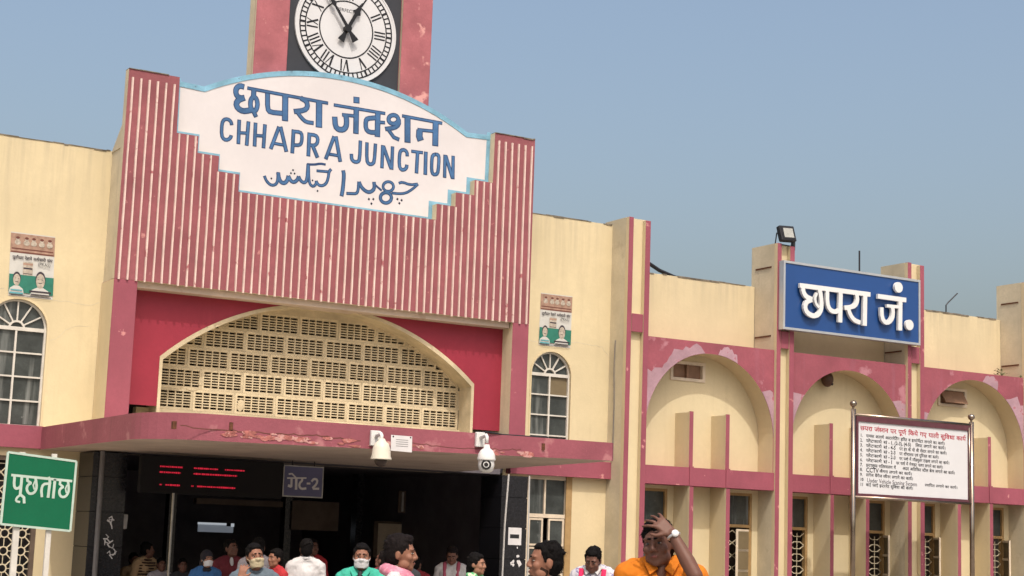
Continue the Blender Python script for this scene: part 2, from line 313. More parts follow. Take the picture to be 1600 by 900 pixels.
DOTS_S=[["urdu_dot",[[0.035,8.814,6.741,8.816,6.706]]],["urdu_dot",[[0.035,9.113,6.863,9.115,6.828]]],["urdu_dot",[[0.035,9.143,6.913,9.145,6.878]]],["urdu_dot",[[0.035,9.17,6.865,9.172,6.83]]],["urdu_dot",[[0.035,9.458,6.803,9.46,6.768]]],["urdu_dot",[[0.035,9.547,6.658,9.549,6.623]]],["urdu_dot",[[0.042,10.382,6.652,10.384,6.61]]],["urdu_dot",[[0.042,10.455,6.662,10.457,6.62]]],["urdu_dot",[[0.042,10.427,6.59,10.429,6.547]]],["urdu_dot",[[0.043,10.855,6.716,10.857,6.674]]],["urdu_dot",[[0.043,10.926,6.709,10.928,6.666]]],["urdu_dot",[[0.043,10.891,6.657,10.893,6.614]]]]
BLUE_S=[["headline",[[0.081,18.469,6.172,20.074,6.181]]],["chha",[[0.084,18.537,6.151,18.545,6.068,18.605,5.991,18.743,5.955],[0.084,18.739,5.955,18.618,5.902,18.584,5.808,18.629,5.715,18.76,5.666,18.881,5.699,18.952,5.803,18.955,5.944,18.926,6.102,18.908,6.149],[0.048,18.849,6.08,18.805,5.984,18.829,5.889,18.898,5.833]]],["pa",[[0.079,19.083,6.154,19.085,5.929,19.136,5.822,19.246,5.784,19.373,5.832],[0.09,19.385,6.172,19.378,5.618]]],["ra",[[0.08,19.758,6.154,19.777,6.043,19.722,5.945,19.593,5.903,19.473,5.884],[0.079,19.56,5.886,19.612,5.771,19.704,5.684,19.843,5.659]]],["aa",[[0.094,19.953,6.175,19.942,5.613]]],["headline",[[0.083,20.249,6.17,20.923,6.17]]],["ja",[[0.093,20.786,6.176,20.776,5.609],[0.057,20.461,6.02,20.776,6.028],[0.081,20.581,6.025,20.614,5.942,20.595,5.811,20.519,5.731,20.424,5.715,20.348,5.786,20.338,5.979]]]]
BLUEDOTS_S=[[20.742,6.381],[21.003,5.728]]
GREEN_S=[["headline",[[0.025,4.174,2.134,4.783,2.103]]],["pa",[[0.026,4.203,2.124,4.204,2.034,4.221,2.001,4.254,2.008,4.272,2.031],[0.027,4.276,2.128,4.273,1.943],[0.021,4.271,1.939,4.24,1.911,4.235,1.877,4.273,1.87],[0.026,4.279,1.941,4.312,1.917,4.319,1.862]]],["chha",[[0.024,4.331,2.122,4.334,2.085,4.372,2.064],[0.025,4.372,2.064,4.338,2.04,4.332,2.0,4.354,1.96,4.389,1.956,4.421,1.981,4.432,2.027,4.422,2.078,4.414,2.112],[0.015,4.409,2.083,4.395,2.043,4.409,2.004]]],["ta",[[0.025,4.491,1.932,4.479,2.007,4.495,2.059,4.549,2.067],[0.027,4.545,2.13,4.562,2.091,4.557,2.01,4.554,1.929]]],["aa",[[0.027,4.61,2.11,4.606,1.924]]],["chha",[[0.023,4.665,2.104,4.663,2.067,4.699,2.04],[0.024,4.699,2.04,4.665,2.015,4.664,1.969,4.689,1.937,4.73,1.942,4.756,1.985,4.758,2.031,4.744,2.094],[0.014,4.735,2.059,4.724,2.024,4.735,1.984]]]]
GATE_S=[["headline",[[0.019,9.076,2.412,9.357,2.426]]],["ga",[[0.028,9.139,2.419,9.141,2.294],[0.034,9.094,2.309,9.141,2.299],[0.032,9.209,2.419,9.214,2.261],[0.019,9.096,2.469,9.142,2.476,9.199,2.427]]],["tta",[[0.028,9.298,2.427,9.298,2.384,9.265,2.356,9.258,2.308,9.293,2.271,9.363,2.283]]],["dash",[[0.024,9.374,2.351,9.421,2.353]]],["two",[[0.028,9.443,2.384,9.476,2.423,9.529,2.41,9.521,2.351,9.453,2.283,9.558,2.287]]]]
GLYPHS={"ं":[0,[[-11,44,-7,48,-4,44,-7,41]]],"अ":[44,[[27,13,26,9,21,5,13,6,9,8,2,20,6,22,14,10,20,9,22,13,18,20,15,20,15,24,20,25,21,30,17,32,10,30,8,34,14,36,21,36,24,34,26,28,23,22,33,21,34,21,34,32,30,32,30,36,45,36,45,32,39,32,39,0,34,0,34,17,26,16]]],"इ":[28,[[16,13,9,11,7,13,3,17,3,22,8,26,18,27,18,32,0,32,0,36,29,36,29,32,23,32,23,23,11,23,8,21,10,16,20,16,25,12,26,9,23,3,17,0,24,-2,22,-6,3,2,4,6,12,4,19,5,21,10]]],"ई":[28,[[16,13,9,11,7,13,3,17,3,22,8,26,18,27,18,32,0,32,0,36,29,36,29,32,23,32,23,23,11,23,8,21,10,16,20,16,25,12,26,9,23,3,17,0,24,-2,22,-6,3,2,4,6,12,4,19,5,21,10],[17,35,14,44,17,50,26,51,29,50,28,46,23,48,20,46,19,41,22,35]]],"ए":[32,[[33,32,27,32,26,16,23,12,19,11,18,15,22,18,23,32,9,32,10,13,24,4,28,-3,25,-11,21,-8,23,-3,22,0,6,10,5,15,5,32,0,32,0,36,33,36]]],"क":[44,[[45,32,26,32,26,20,33,23,39,21,41,18,41,11,37,2,33,5,37,14,34,19,29,18,26,15,26,0,21,0,21,10,13,7,6,9,3,14,3,21,9,26,19,26,19,22,11,22,8,19,9,12,15,11,21,15,21,32,0,32,0,36,45,36]]],"ग":[32,[[12,32,11,11,8,11,5,13,3,16,3,20,7,21,7,32,0,32,0,36,33,36,33,32,27,32,27,0,23,0,23,32]]],"घ":[34,[[35,32,29,32,29,0,24,0,24,10,18,7,11,7,6,12,5,17,7,21,4,24,3,32,0,32,0,36,35,36],[10,15,11,12,15,11,24,15,24,32,8,32,7,28,8,25,18,24,17,20,11,19]]],"च":[36,[[37,32,31,32,31,0,27,0,27,9,18,7,11,9,8,16,11,21,2,21,2,25,21,25,22,25,22,21,17,21,13,18,13,14,16,11,21,11,27,15,27,32,0,32,0,36,37,36]]],"छ":[40,[[17,4,25,6,31,11,33,18,32,22,28,24,25,23,25,19,31,15,29,11,25,13,20,20,22,25,26,28,26,32,0,32,0,36,41,36,41,32,31,32,31,27,37,21,37,14,34,8,26,1,12,1,7,5,8,13,3,18,3,24,5,26,17,27,16,23,8,23,7,20,10,17,18,16,17,12,12,12,10,9,12,5]]],"ज":[43,[[38,32,38,0,33,0,33,21,22,21,26,13,25,8,20,5,12,6,4,17,2,23,6,24,11,13,14,10,19,9,22,13,20,18,16,22,17,25,33,25,33,32,0,32,0,36,43,36,43,32]]],"ट":[29,[[30,32,21,32,21,20,10,18,7,12,9,8,14,4,26,7,28,3,25,2,13,0,4,6,3,16,7,21,17,24,17,32,0,32,0,36,30,36]]],"ड":[33,[[21,13,14,11,12,13,8,17,8,22,13,26,23,27,23,32,0,32,0,36,34,36,34,32,28,32,28,23,16,23,13,21,15,16,25,16,30,12,30,5,28,2,24,1,14,1,1,9,5,12,12,6,19,4,24,5,26,9,25,12]]],"ण":[42,[[36,32,36,0,32,0,32,32,24,32,24,14,21,10,17,9,10,9,7,12,5,17,5,32,0,32,0,36,42,36,42,32],[14,12,19,15,19,32,9,32,10,15]]],"त":[33,[[28,32,28,0,23,0,23,19,11,18,8,16,8,11,16,2,12,-1,6,6,3,14,4,19,9,22,23,23,23,32,0,32,0,36,34,36,34,32]]],"थ":[37,[[32,32,32,0,27,0,27,10,21,8,13,8,7,14,5,18,14,24,13,31,10,33,7,31,8,28,11,26,11,22,3,27,5,35,10,36,16,34,19,30,19,23,10,16,15,12,21,12,27,16,27,32,22,32,22,36,38,36,38,32]]],"द":[30,[[24,-3,20,4,9,5,5,8,3,13,5,22,11,25,17,26,17,32,0,32,0,36,31,36,31,32,22,32,22,22,16,22,9,19,8,12,12,9,17,8,19,13,25,12,26,8,24,5,28,-1]]],"ध":[35,[[36,32,30,32,30,0,26,0,26,9,16,6,12,6,7,11,7,16,9,20,3,25,3,31,7,36,14,36,18,30,16,25,12,28,13,30,12,32,8,31,7,26,11,23,19,23,19,19,13,18,11,15,13,11,17,10,26,14,26,32,22,32,22,36,36,36]]],"न":[32,[[0,36,33,36,33,32,27,32,27,0,22,0,22,17,12,17,11,12,7,11,2,17,3,20,22,21,22,32,0,32]]],"प":[33,[[28,32,28,0,23,0,23,11,15,8,9,10,5,17,5,32,0,32,0,36,33,36,33,32],[23,32,9,32,10,14,17,13,23,16]]],"फ":[44,[[26,32,26,20,33,23,39,21,41,18,41,11,38,2,34,5,37,14,36,18,33,19,26,15,26,0,22,0,22,11,12,9,6,13,5,32,0,32,0,36,45,36,45,32],[9,32,10,16,12,13,16,13,22,16,22,32]]],"ब":[33,[[34,32,28,32,28,0,23,0,23,9,17,7,11,7,6,9,3,14,4,21,6,24,16,27,21,26,21,22,13,23,21,13,23,15,23,32,0,32,0,36,34,36],[7,16,9,12,15,11,18,11,10,21]]],"म":[34,[[29,32,29,0,25,0,25,14,12,14,12,11,9,9,4,12,2,17,7,18,7,32,0,32,0,36,35,36,35,32],[25,32,12,32,12,18,25,18]]],"य":[33,[[34,36,34,32,28,32,28,0,24,0,24,10,17,8,10,8,4,15,2,20,7,22,9,28,7,32,0,32,0,36],[7,17,12,12,18,12,22,14,24,16,24,32,12,32,14,26,12,20]]],"र":[23,[[23,2,20,-1,3,18,4,22,10,20,14,25,14,32,0,32,0,36,24,36,24,32,18,32,18,21,10,15]]],"ल":[39,[[0,32,0,36,40,36,40,32,34,32,34,0,29,0,29,20,24,19,20,12,16,13,18,18,10,20,8,17,8,13,18,2,15,-1,4,10,3,19,6,22,10,24,14,24,20,21,29,24,29,32]]],"व":[32,[[33,32,27,32,27,0,22,0,22,9,16,7,10,7,6,9,3,14,3,21,6,24,10,26,20,26,20,22,12,22,8,19,8,14,11,11,16,11,22,15,22,32,0,32,0,36,33,36]]],"श":[39,[[7,11,4,12,3,16,6,18,11,16,14,17,18,25,14,32,8,31,9,27,16,25,15,21,10,22,4,27,4,32,8,36,14,36,19,34,22,29,22,21,15,13,24,2,20,0,10,11],[34,32,34,0,29,0,29,32,24,32,24,36,40,36,40,32]]],"ष":[33,[[34,36,34,32,28,32,28,0,23,0,23,11,12,9,6,13,5,32,0,32,0,36],[23,32,12,32,23,16],[11,14,15,12,21,14,9,29]]],"स":[39,[[34,32,34,0,29,0,29,15,12,16,10,15,22,2,19,-1,4,15,3,21,6,23,10,20,12,29,12,32,0,32,0,36,40,36,40,32],[21,18,29,19,29,32,16,32,17,29,15,19]]],"ह":[30,[[18,4,23,7,23,10,19,13,13,13,8,10,8,5,17,-5,14,-8,6,-1,3,7,7,14,4,20,6,25,21,27,21,32,0,32,0,36,31,36,31,32,25,32,25,23,12,23,9,21,11,16,20,17,26,13,28,9,26,3,20,0]]],"ा":[15,[[10,32,10,0,5,0,5,32,0,32,0,36,16,36,16,32]]],"ि":[15,[[5,32,0,32,0,36,5,36,4,46,10,51,15,51,30,47,40,35,36,35,26,44,16,47,8,44,9,36,16,36,16,32,10,32,10,0,5,0]]],"ी":[15,[[-11,35,-12,46,-7,51,-4,51,4,48,9,36,16,36,16,32,10,32,10,0,5,0,5,32,0,32,0,36,5,36,2,45,-3,47,-7,46,-8,42,-6,35]]],"ु":[0,[[-14,-1,-8,1,-1,-2,1,-7,-1,-13,-9,-15,-14,-15,-26,-6,-23,-3,-20,-6,-14,-10,-4,-10,-3,-7,-4,-4,-13,-5]]],"ू":[0,[[-4,-14,-14,-15,-19,-11,-18,-4,-13,0,-2,-1,8,-11,5,-13,-2,-6,-12,-4,-15,-6,-15,-9,-10,-11,-5,-10]]],"े":[0,[[-10,35,-15,46,-22,46,-23,51,-13,50,-9,45,-5,35]]],"ै":[0,[[-10,35,-16,40,-23,39,-25,43,-16,44,-11,40,-14,46,-22,47,-23,51,-15,51,-11,48,-5,35]]],"ॉ":[15,[[10,32,10,0,5,0,5,32,0,32,0,36,16,36,16,32],[17,50,13,41,5,39,-2,42,-5,45,-7,50,-3,51,0,45,5,43,10,45,13,51]]],"ो":[15,[[10,32,10,0,5,0,5,32,0,32,0,36,16,36,16,32],[5,35,0,46,-7,46,-9,51,2,50,6,45,9,35]]],"ौ":[15,[[10,32,10,0,5,0,5,32,0,32,0,36,16,36,16,32],[5,35,-1,40,-8,39,-10,43,-1,44,4,40,1,46,-7,47,-9,51,0,51,4,48,9,35]]],"्":[0,[[-10,-3,-4,-3,2,-5,9,-13,5,-15,0,-9,-10,-7]]],"।":[22,[[11,36,16,36,16,0,11,0]]]}

# ------------------------------------------------------------------ ground
g = MB(); g.add([(-300, -300, 0), (300, -300, 0), (300, 600, 0), (-300, 600, 0)], [(0, 1, 2, 3)])
g.build('ground', M['ground'], loc=(0, 0, 0), kind='structure')

# ------------------------------------------------------------------ the station building
B = empty('station_building', (9.86, 22, 0), 'cream and pink railway station building with arched wing and clock tower', 'building')
Y1 = 22.6         # main walls
def arched_hole(cx, hw, z0, zs, n=18): return [(cx-hw, z0), (cx+hw, z0)]+arc(cx, zs, hw, 0, PI, n)
LW = (5.47, .40, 2.95, 4.26); RW = (13.94, .37, 3.0, 4.31)
MB().plate(rect(-3, 6.6, 2.93, 6.87), Y1, Y1+.2, [arched_hole(*LW)]).build('wall', [M['cream_wall']], B)
MB().plate(rect(13.1, 15.08, 2.93, 6.89), Y1, Y1+.2, [arched_hole(*RW)]).build('wall', [M['cream_wall']], B)
# copings with chipped edges
rng = random.Random(3)
def coping(x0, x1, y0, y1, z, name='coping'):
    mb = MB(); x = x0
    while x < x1-.01:
        wd = min(rng.uniform(.05, .28), x1-x); h = rng.uniform(.004, .016)
        if rng.random() < .8: mb.box(x, x+wd-.004, y0-.004*rng.random(), y1, z-rng.choice((.002, .004, .016)), z+h)
        x += wd
    tag(mb.build(name, M['coping'], B), kind='stuff')
coping(-3, 6.56, Y1-.006, Y1+.2, 6.87); coping(13.16, 15.03, Y1-.006, Y1+.2, 6.89)
# lower walls
MB().plate(rect(-3, 6.5, 0, 2.93), Y1+.002, Y1+.2, [rect(4.9, 5.93, .9, 2.55)]).build('wall', [M['cream2']], B)
MB().plate(rect(13.1, 15.08, 0, 2.93), Y1+.002, Y1+.2, [rect(13.55, 14.39, .85, 2.70)]).build('wall', [M['cream2']], B)
MB().box(-3, 5.9, 22.52, Y1+.1, 2.66, 2.96).build('band', M['pink'], B)
MB().box(13.16, 15.06, 22.46, Y1+.1, 2.70, 2.97).build('band', M['pink'], B)

def arched_window(cx, hw, z0, zs, rows, pane_alt=()):
    d = Y1+.07
    mb = MB()
    mb.plate(arched_hole(cx, hw, z0, zs), d-.03, d+.03, [arched_hole(cx, hw-.028, z0+.02, zs)])
    wn = mb.build('arched_window', M['white'], B)
    bar = lambda x0, x1, za, zb, k=0: MB().box(x0, x1, d-.025-k, d+.02, za, zb).build('glazing_bar', M['white'], wn)
    bar(cx-hw+.03, cx+hw-.03, zs-.025, zs+.025, .004)
    zz = [z0+.02+(zs-z0-.02)*i/rows for i in range(rows+1)]
    for z in zz[1:-1]: bar(cx-hw+.03, cx+hw-.03, z-.011, z+.011)
    bar(cx-.013, cx+.013, z0+.02, zs-.02, .002)
    for k in range(5):
        a = PI*(k+1)/6; mb = MB()
        stroke(mb, [(cx+.10*math.cos(a), zs+.10*math.sin(a)), (cx+(hw-.025)*math.cos(a), zs+(hw-.025)*math.sin(a))], .019, d-.022, d+.02); mb.build('glazing_bar', M['white'], wn)
    mb = MB(); stroke(mb, arc(cx, zs, .10, 0, PI, 10), .026, d-.027, d+.02); mb.build('glazing_bar', M['white'], wn)
    for r in range(rows):
        for c in range(2):
            x0, x1 = (cx-hw+.03, cx-.01) if c == 0 else (cx+.01, cx+hw-.03)
            MB().box(x0, x1, d+.004+.001*c, d+.01, zz[r]+.01, zz[r+1]-.01).build('pane', M['glassbrown'] if (r, c) in pane_alt else M['glass'], wn)
    for k in range(6):
        a0, a1 = PI*k/6, PI*(k+1)/6
        MB().plate([(cx+.1*math.cos(a0), zs+.1*math.sin(a0))]+arc(cx, zs, hw-.03, a0, a1, 4)+[(cx+.1*math.cos(a1), zs+.1*math.sin(a1))], d+.004, d+.01).build('pane', M['glass'], wn)
    MB().plate([(cx-.1, zs+.01)]+arc(cx, zs+.01, .1, 0, PI, 8)[:-1], d+.006, d+.012).build('pane', M['glass'], wn)
    # plaster reveal bead
    mb = MB(); stroke(mb, [(cx+hw+.015, z0)]+arc(cx, zs, hw+.015, 0, PI, 18)+[(cx-hw-.015, z0)], .03, Y1-.008, Y1+.01); mb.build('reveal_bead', M['cream2'], wn)
arched_window(*LW, 4); arched_window(*RW, 4, pane_alt=((3, 1),))
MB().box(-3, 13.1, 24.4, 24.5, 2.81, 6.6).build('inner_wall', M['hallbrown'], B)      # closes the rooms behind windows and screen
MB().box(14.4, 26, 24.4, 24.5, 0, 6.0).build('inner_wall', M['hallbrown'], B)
MB().box(-3, 15.1, 22.65, 33, 6.5, 6.6).build('roof', M['greyed'], B)
MB().box(15.1, 27, 22.85, 33, 5.6, 5.7).build('roof', M['greyed'], B)
MB().box(-3, 27, 32.9, 33.1, 0, 6.0).build('rear_wall', M['cream2'], B)

# ---- portal: ribbed slab, pillars, crimson recess with the lattice arch
CX = 9.86
step = [(2.55, 7.14), (2.23, 6.90), (1.91, 6.68), (1.59, 6.43)]
cut = [(CX+2.56, 7.94)]
for i, (h, z) in enumerate(step):
    cut.append((CX+h, z)); 
    if i < 3: cut.append((CX+step[i+1][0], z))
lft = [(2*CX-a, b) for a, b in reversed(cut)]
slab = MB().plate([(6.57, 5.0), (13.15, 5.0), (13.15, 7.94)]+cut+lft+[(6.57, 7.94)], 22.03, 22.175, side=1).build('ribbed_facade', [M['ribpink'], M['greyed']], B)
MB().plate(rect(6.59, 13.13, 5.0, 6.86), 22.19, Y1).build('portal_core', M['greyed'], B)
MB().add([(6.58, 22.18, 6.85), (6.58, Y1+.02, 6.85), (6.58, 22.18, 7.20), (6.78, 22.18, 6.85), (6.78, Y1+.02, 6.85), (6.78, 22.18, 7.20)], [(0, 2, 1), (3, 4, 5), (1, 2, 5, 4), (0, 3, 5, 2), (0, 1, 4, 3)]).build('buttress', M['greyed'], B)
def ribtop(x):
    h = abs(x-CX)
    for (a, z) in reversed(step):
        if h < a+.02: return z-.012
    return 7.82
NR = 55; px = 6.58/NR; rib_me = {}
for i in range(NR):
    x = 6.57+px*(i+.5); z = ribtop(x); zb = 4.988+rng.uniform(-.006, .006)
    mb = MB(); wv = .0150; q = 5
    V = []; 
    for k in range(q+1):
        zz = zb+(z-zb)*k/q; j = rng.uniform(-.003, .003); wj = wv*rng.uniform(.8, 1.12)
        V += [(x-wj+j, 22.028, zz), (x-wj*.7+j, 22.003, zz), (x+wj*.7+j, 22.003, zz), (x+wj+j, 22.028, zz)]
    F = [(0, 1, 2, 3)]
    for k in range(q):
        a = 4*k
        F += [(a+c, a+4+c, a+5+c, a+1+c) for c in range(3)]
    F.append((4*q+3, 4*q+2, 4*q+1, 4*q)); mb.add(V, F)
    mb.build('rib', M['ribwhite'], slab)
coping(6.57, 7.30, 22.02, 22.18, 7.94); coping(12.42, 13.15, 22.02, 22.18, 7.94)
# beam below the ribs, pillars
MB().box(6.92, 12.84, 22.105, 22.45, 4.915, 4.998).build('lintel', M['soffit'], B)
pl = MB().box(6.57, 6.90, 22.03, Y1, 2.9, 4.998, 0, 1); pl.build('pillar', [M['pink'], M['cream2']], B, bevel=.006)
pl = MB().box(12.86, 13.15, 22.03, Y1, 2.9, 4.998, 0, 1); pl.build('pillar', [M['pink'], M['greyed']], B, bevel=.006)
# crimson panel with arch opening
AR = 3.73; AZ = 4.985-AR; half = 2.50; aa = math.asin(half/AR)
arch_top = arc(9.88, AZ, AR, PI/2+aa, PI/2-aa, 36)
red_arch = [(9.88-half, 3.33)]+arch_top+[(9.88+half, 3.33)]
opening = [(9.88-half, 3.33), (9.88-half, arch_top[0][1])]+[p for p in arch_top if True][1:-1]+[(9.88+half, arch_top[-1][1]), (9.88+half, 3.33)]
poly = [(6.88, 3.33)]+opening+[(12.88, 3.33), (12.88, 4.99), (6.88, 4.99)]
MB().plate(poly, 22.33, 22.37, side=0).build('crimson_panel', [M['red'], M['red']], B)
outer = [(9.88-half, 2.9)]+arch_top+[(9.88+half, 2.9)]
inner = [(9.88-half+.045, 2.9)]+[(a+(-.045 if a > 9.88 else .045)*min(1, abs(a-9.88)/1.5), b-.045) for a, b in arch_top]+[(9.88+half-.045, 2.9)]
MB().plate(outer+inner[::-1], 22.322, 22.78).build('arch_reveal', M['lattice'], B)
MB().box(7.2, 12.6, 22.66, 22.8, 2.9, 3.325).build('sill_wall', M['lattice'], B)
def inside(x, z):
    if z > AZ+AR: return False
    hh = half-.06
    return abs(x-9.88) < hh and z < AZ+math.sqrt(max(0, (AR-.06)**2-(x-9.88)**2))
def block(x0, wd, z0, ht, nc, parent, shared):
    """one pierced block: nc x 6 slots"""
    yA, yB = 22.70, 22.765; rim = .034; rz = .036; sw = (wd-2*rim)/nc; sh = (ht-2*rz)/6; bw = .017; bh = .015
    opens = [[inside(x0+rim+(c+.5)*sw, z0+rz+(r+.5)*sh) and inside(x0+rim+(c+1.0)*sw, z0+rz+(r+1)*sh) and inside(x0+rim+c*sw, z0+rz+(r+1)*sh) for c in range(nc)] for r in range(6)]
    full = all(all(o) for o in opens)
    if not any(any(o) for o in opens): return
    key = (round(wd, 3), nc)
    if full and key in shared:
        o = link('lattice_block', shared[key], parent, loc=(x0-9.86, 0, z0)); return
    mb = MB()
    mb.box(x0, x0+rim, yA, yB, z0, z0+ht).box(x0+wd-rim, x0+wd, yA, yB, z0, z0+ht)
    mb.box(x0+rim, x0+wd-rim, yA+.001, yB, z0, z0+rz).box(x0+rim, x0+wd-rim, yA+.001, yB, z0+ht-rz, z0+ht)
    for c in range(1, nc): mb.box(x0+rim+c*sw-bw/2, x0+rim+c*sw+bw/2, yA+.003, yB-.002, z0+rz, z0+ht-rz)
    for r in range(1, 6): mb.box(x0+rim, x0+wd-rim, yA+.006, yB-.004, z0+rz+r*sh-bh/2, z0+rz+r*sh+bh/2)
    for r in range(6):
        for c in range(nc):
            if not opens[r][c]: mb.box(x0+rim+c*sw, x0+rim+(c+1)*sw, yA+.010, yB-.006, z0+rz+r*sh, z0+rz+(r+1)*sh)
    if full:
        mb2 = MB(); mb2.v = [(a-x0+9.86, b, c-z0) for a, b, c in mb.v]; mb2.f = mb.f; mb2.m = mb.m
        o = mb2.build('lattice_block', M['lattice'], parent); shared[key] = o.data; o.location = (x0-9.86, 0, z0)
    else: mb.build('lattice_block', M['lattice'], parent)
scr = MB().box(7.36, 12.40, 22.70, 22.765, 3.29, 3.327).build('lattice_screen', M['lattice'], B)
shared = {}
MB().box(8.0, 11.76, 22.702, 22.765, 4.84, 4.99).build('lattice_head', M['lattice'], scr)
rows = [(3.33, [7.40, 8.030, 8.660, 9.290, 9.918, 10.436, 11.062, 11.692]), (3.632, [7.513, 8.142, 8.772, 9.402, 10.032, 10.662, 11.286, 11.912]), (3.934, [7.282, 7.912, 8.536, 9.166, 9.796, 10.426, 11.058, 11.680, 12.308]), (4.236, [7.513, 8.142, 8.770, 9.398, 10.026, 10.650, 11.278, 11.904]), (4.538, [7.718, 8.344, 8.974, 9.604, 10.236, 10.860, 11.488])]
for ri, (z, xs) in enumerate(rows):
    for k, x in enumerate(xs):
        nx_ = xs[k+1] if k+1 < len(xs) else x+.628
        wd = round(min(nx_-x-.0015, .6265), 4); wd = .6265 if wd > .61 else wd
        block(x, wd, z, .3005, 5 if wd > .55 else 4, scr, shared)

def mortar(x, z, a, b):
    MB().plate([(x+a*rng.uniform(.7, 1.15)*math.cos(t), z+b*rng.uniform(.7, 1.15)*math.sin(t)) for t in [2*PI*k/11 for k in range(11)]], 22.694, 22.703).build('mortar_patch', M['lattice'], scr)
mortar(8.75, 3.45, .065, .085); mortar(8.13, 3.75, .04, .07); mortar(8.0, 3.635, .08, .025)
# ---- canopy
cp = MB(); cpl = [(11.96, 17.85), (12.02, 17.91), (12.02, 22.62), (5.88, 22.62)]+[(6.68-.80*math.cos(t), 18.65-.80*math.sin(t)) for t in [PI/2*k/10 for k in range(11)]]
V = [(a, b, 2.65+(.07 if a > 11.5 and b < 18 else 0)) for a, b in cpl]+[(a, b, 2.95) for a, b in cpl]; n = len(cpl)
cp.add(V, [(i, (i+1) % n, n+(i+1) % n, n+i) for i in range(n)], 0); cp.f += [tuple(reversed(range(n))), tuple(range(n, 2*n))]; cp.m += [1, 2]
canopy = cp.build('canopy', [M['canopyfront'], M['soffit'], M['greyed']], B)
# chipped plaster along the lower half of the fascia: thin uneven flakes
def chips(x0, x1, n, zlo, zhi):
    mb = MB()
    for i in range(n):
        x = rng.uniform(x0, x1); z = rng.uniform(zlo, zhi); a = rng.uniform(.03, .11); b = rng.uniform(.012, .035)
        pts = [(x+a*rng.uniform(.6, 1.1)*math.cos(t), z+b*rng.uniform(.6, 1.1)*math.sin(t)) for t in [2*PI*k/8 for k in range(8)]]
        mb.plate(pts, 17.846-.0004*i/4, 17.852)
    return tag(mb.build('flaking_plaster', M['canopychip'], canopy), kind='stuff')
chips(6.6, 8.4, 34, 2.69, 2.77); chips(8.5, 9.5, 8, 2.70, 2.76); chips(10.2, 10.7, 7, 2.69, 2.78)
def crack(pts, y, wd, parent, m='pbrown'):
    mb = MB(); q = []
    for (a, b) in zip(pts[:-1], pts[1:]):
        k = max(2, int(math.hypot(b[0]-a[0], b[1]-a[1])/.06))
        q += [(a[0]+(b[0]-a[0])*i/k+rng.uniform(-.012, .012), a[1]+(b[1]-a[1])*i/k+rng.uniform(-.012, .012)) for i in range(k)]
    q.append(pts[-1]); stroke(mb, q, wd, y-.0015, y+.002); return mb.build('crack', M[m], parent)
crack([(6.2, 2.79), (7.0, 2.775), (7.9, 2.785), (8.4, 2.76)], 17.85, .012, canopy)
crack([(8.9, 2.78), (9.6, 2.755), (10.3, 2.765), (10.6, 2.79)], 17.85, .008, canopy)
for x, z in ((6.12, 2.80), (6.78, 2.83), (10.92, 2.84)):
    MB().box(x-.02, x+.02, 17.835, 17.9, z-.045, z+.04).build('drain_spout', M['rust'], canopy)

# ---- clock tower slab behind the name board
T0 = 22.27
tw = MB().box(8.47, 11.36, T0+.07, T0+.27, 6.6, 11.2, 0, 1); tower = tw.build('clock_tower', [M['towerpink'], M['greyed']], B)
MB().box(8.47, 8.99, T0, T0+.069, 6.62, 11.2, 0, 1).build('tower_pier', [M['towerpink'], M['greyed']], tower, bevel=.008)
MB().box(10.85, 11.36, T0, T0+.069, 6.62, 11.2, 0, 1).build('tower_pier', [M['towerpink'], M['greyed']], tower, bevel=.008)
MB().box(8.40, 11.43, T0-.06, T0+.34, 11.2, 11.38).build('tower_cap', M['greyed'], tower)

# ---- entrance hall
for (x0, x1) in ((6.44, 6.91), (12.72, 13.18)):
    core = MB().box(x0+.012, x1-.012, 21.965, Y1, 0, 2.64).build('granite_pillar', M['black'], B)
    z = 0
    while z < 2.6:
        h = min(.46, 2.64-z); MB().box(x0, x1, 21.95, 21.964, z+.003, z+h-.002).build('granite_tile', M['granite'], core)
        for xx in ((x0, x0+.011), (x1-.011, x1)): MB().box(xx[0], xx[1], 21.9655, Y1-.01, z+.003, z+h-.002).build('granite_tile', M['granite'], core)
        z += .463
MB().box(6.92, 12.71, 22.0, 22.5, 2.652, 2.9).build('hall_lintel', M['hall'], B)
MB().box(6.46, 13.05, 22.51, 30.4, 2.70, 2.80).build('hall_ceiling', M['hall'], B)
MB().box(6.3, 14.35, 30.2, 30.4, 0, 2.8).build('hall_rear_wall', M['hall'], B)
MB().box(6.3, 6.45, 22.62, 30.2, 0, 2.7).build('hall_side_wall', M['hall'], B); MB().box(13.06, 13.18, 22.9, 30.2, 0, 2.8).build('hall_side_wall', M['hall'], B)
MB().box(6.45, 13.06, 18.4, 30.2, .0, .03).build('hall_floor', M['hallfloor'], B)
MB().box(11.0, 11.85, 25.9, 26.2, 1.72, 2.2).build('brown_panel', M['hallbrown'], B)
MB().box(9.35, 10.85, 25.95, 26.1, 2.08, 2.17).build('beam_cover', M['hallbrown'], B)
for xx in (8.9, 10.9, 12.2): MB().box(xx, xx+.12, 25.95, 26.15, 0, 2.7).build('hall_column', M['granite'], B)
MB().box(12.55, 13.2, 25.95, 26.0, 1.3, 1.92).build('hall_board', M['hallbrown'], B)

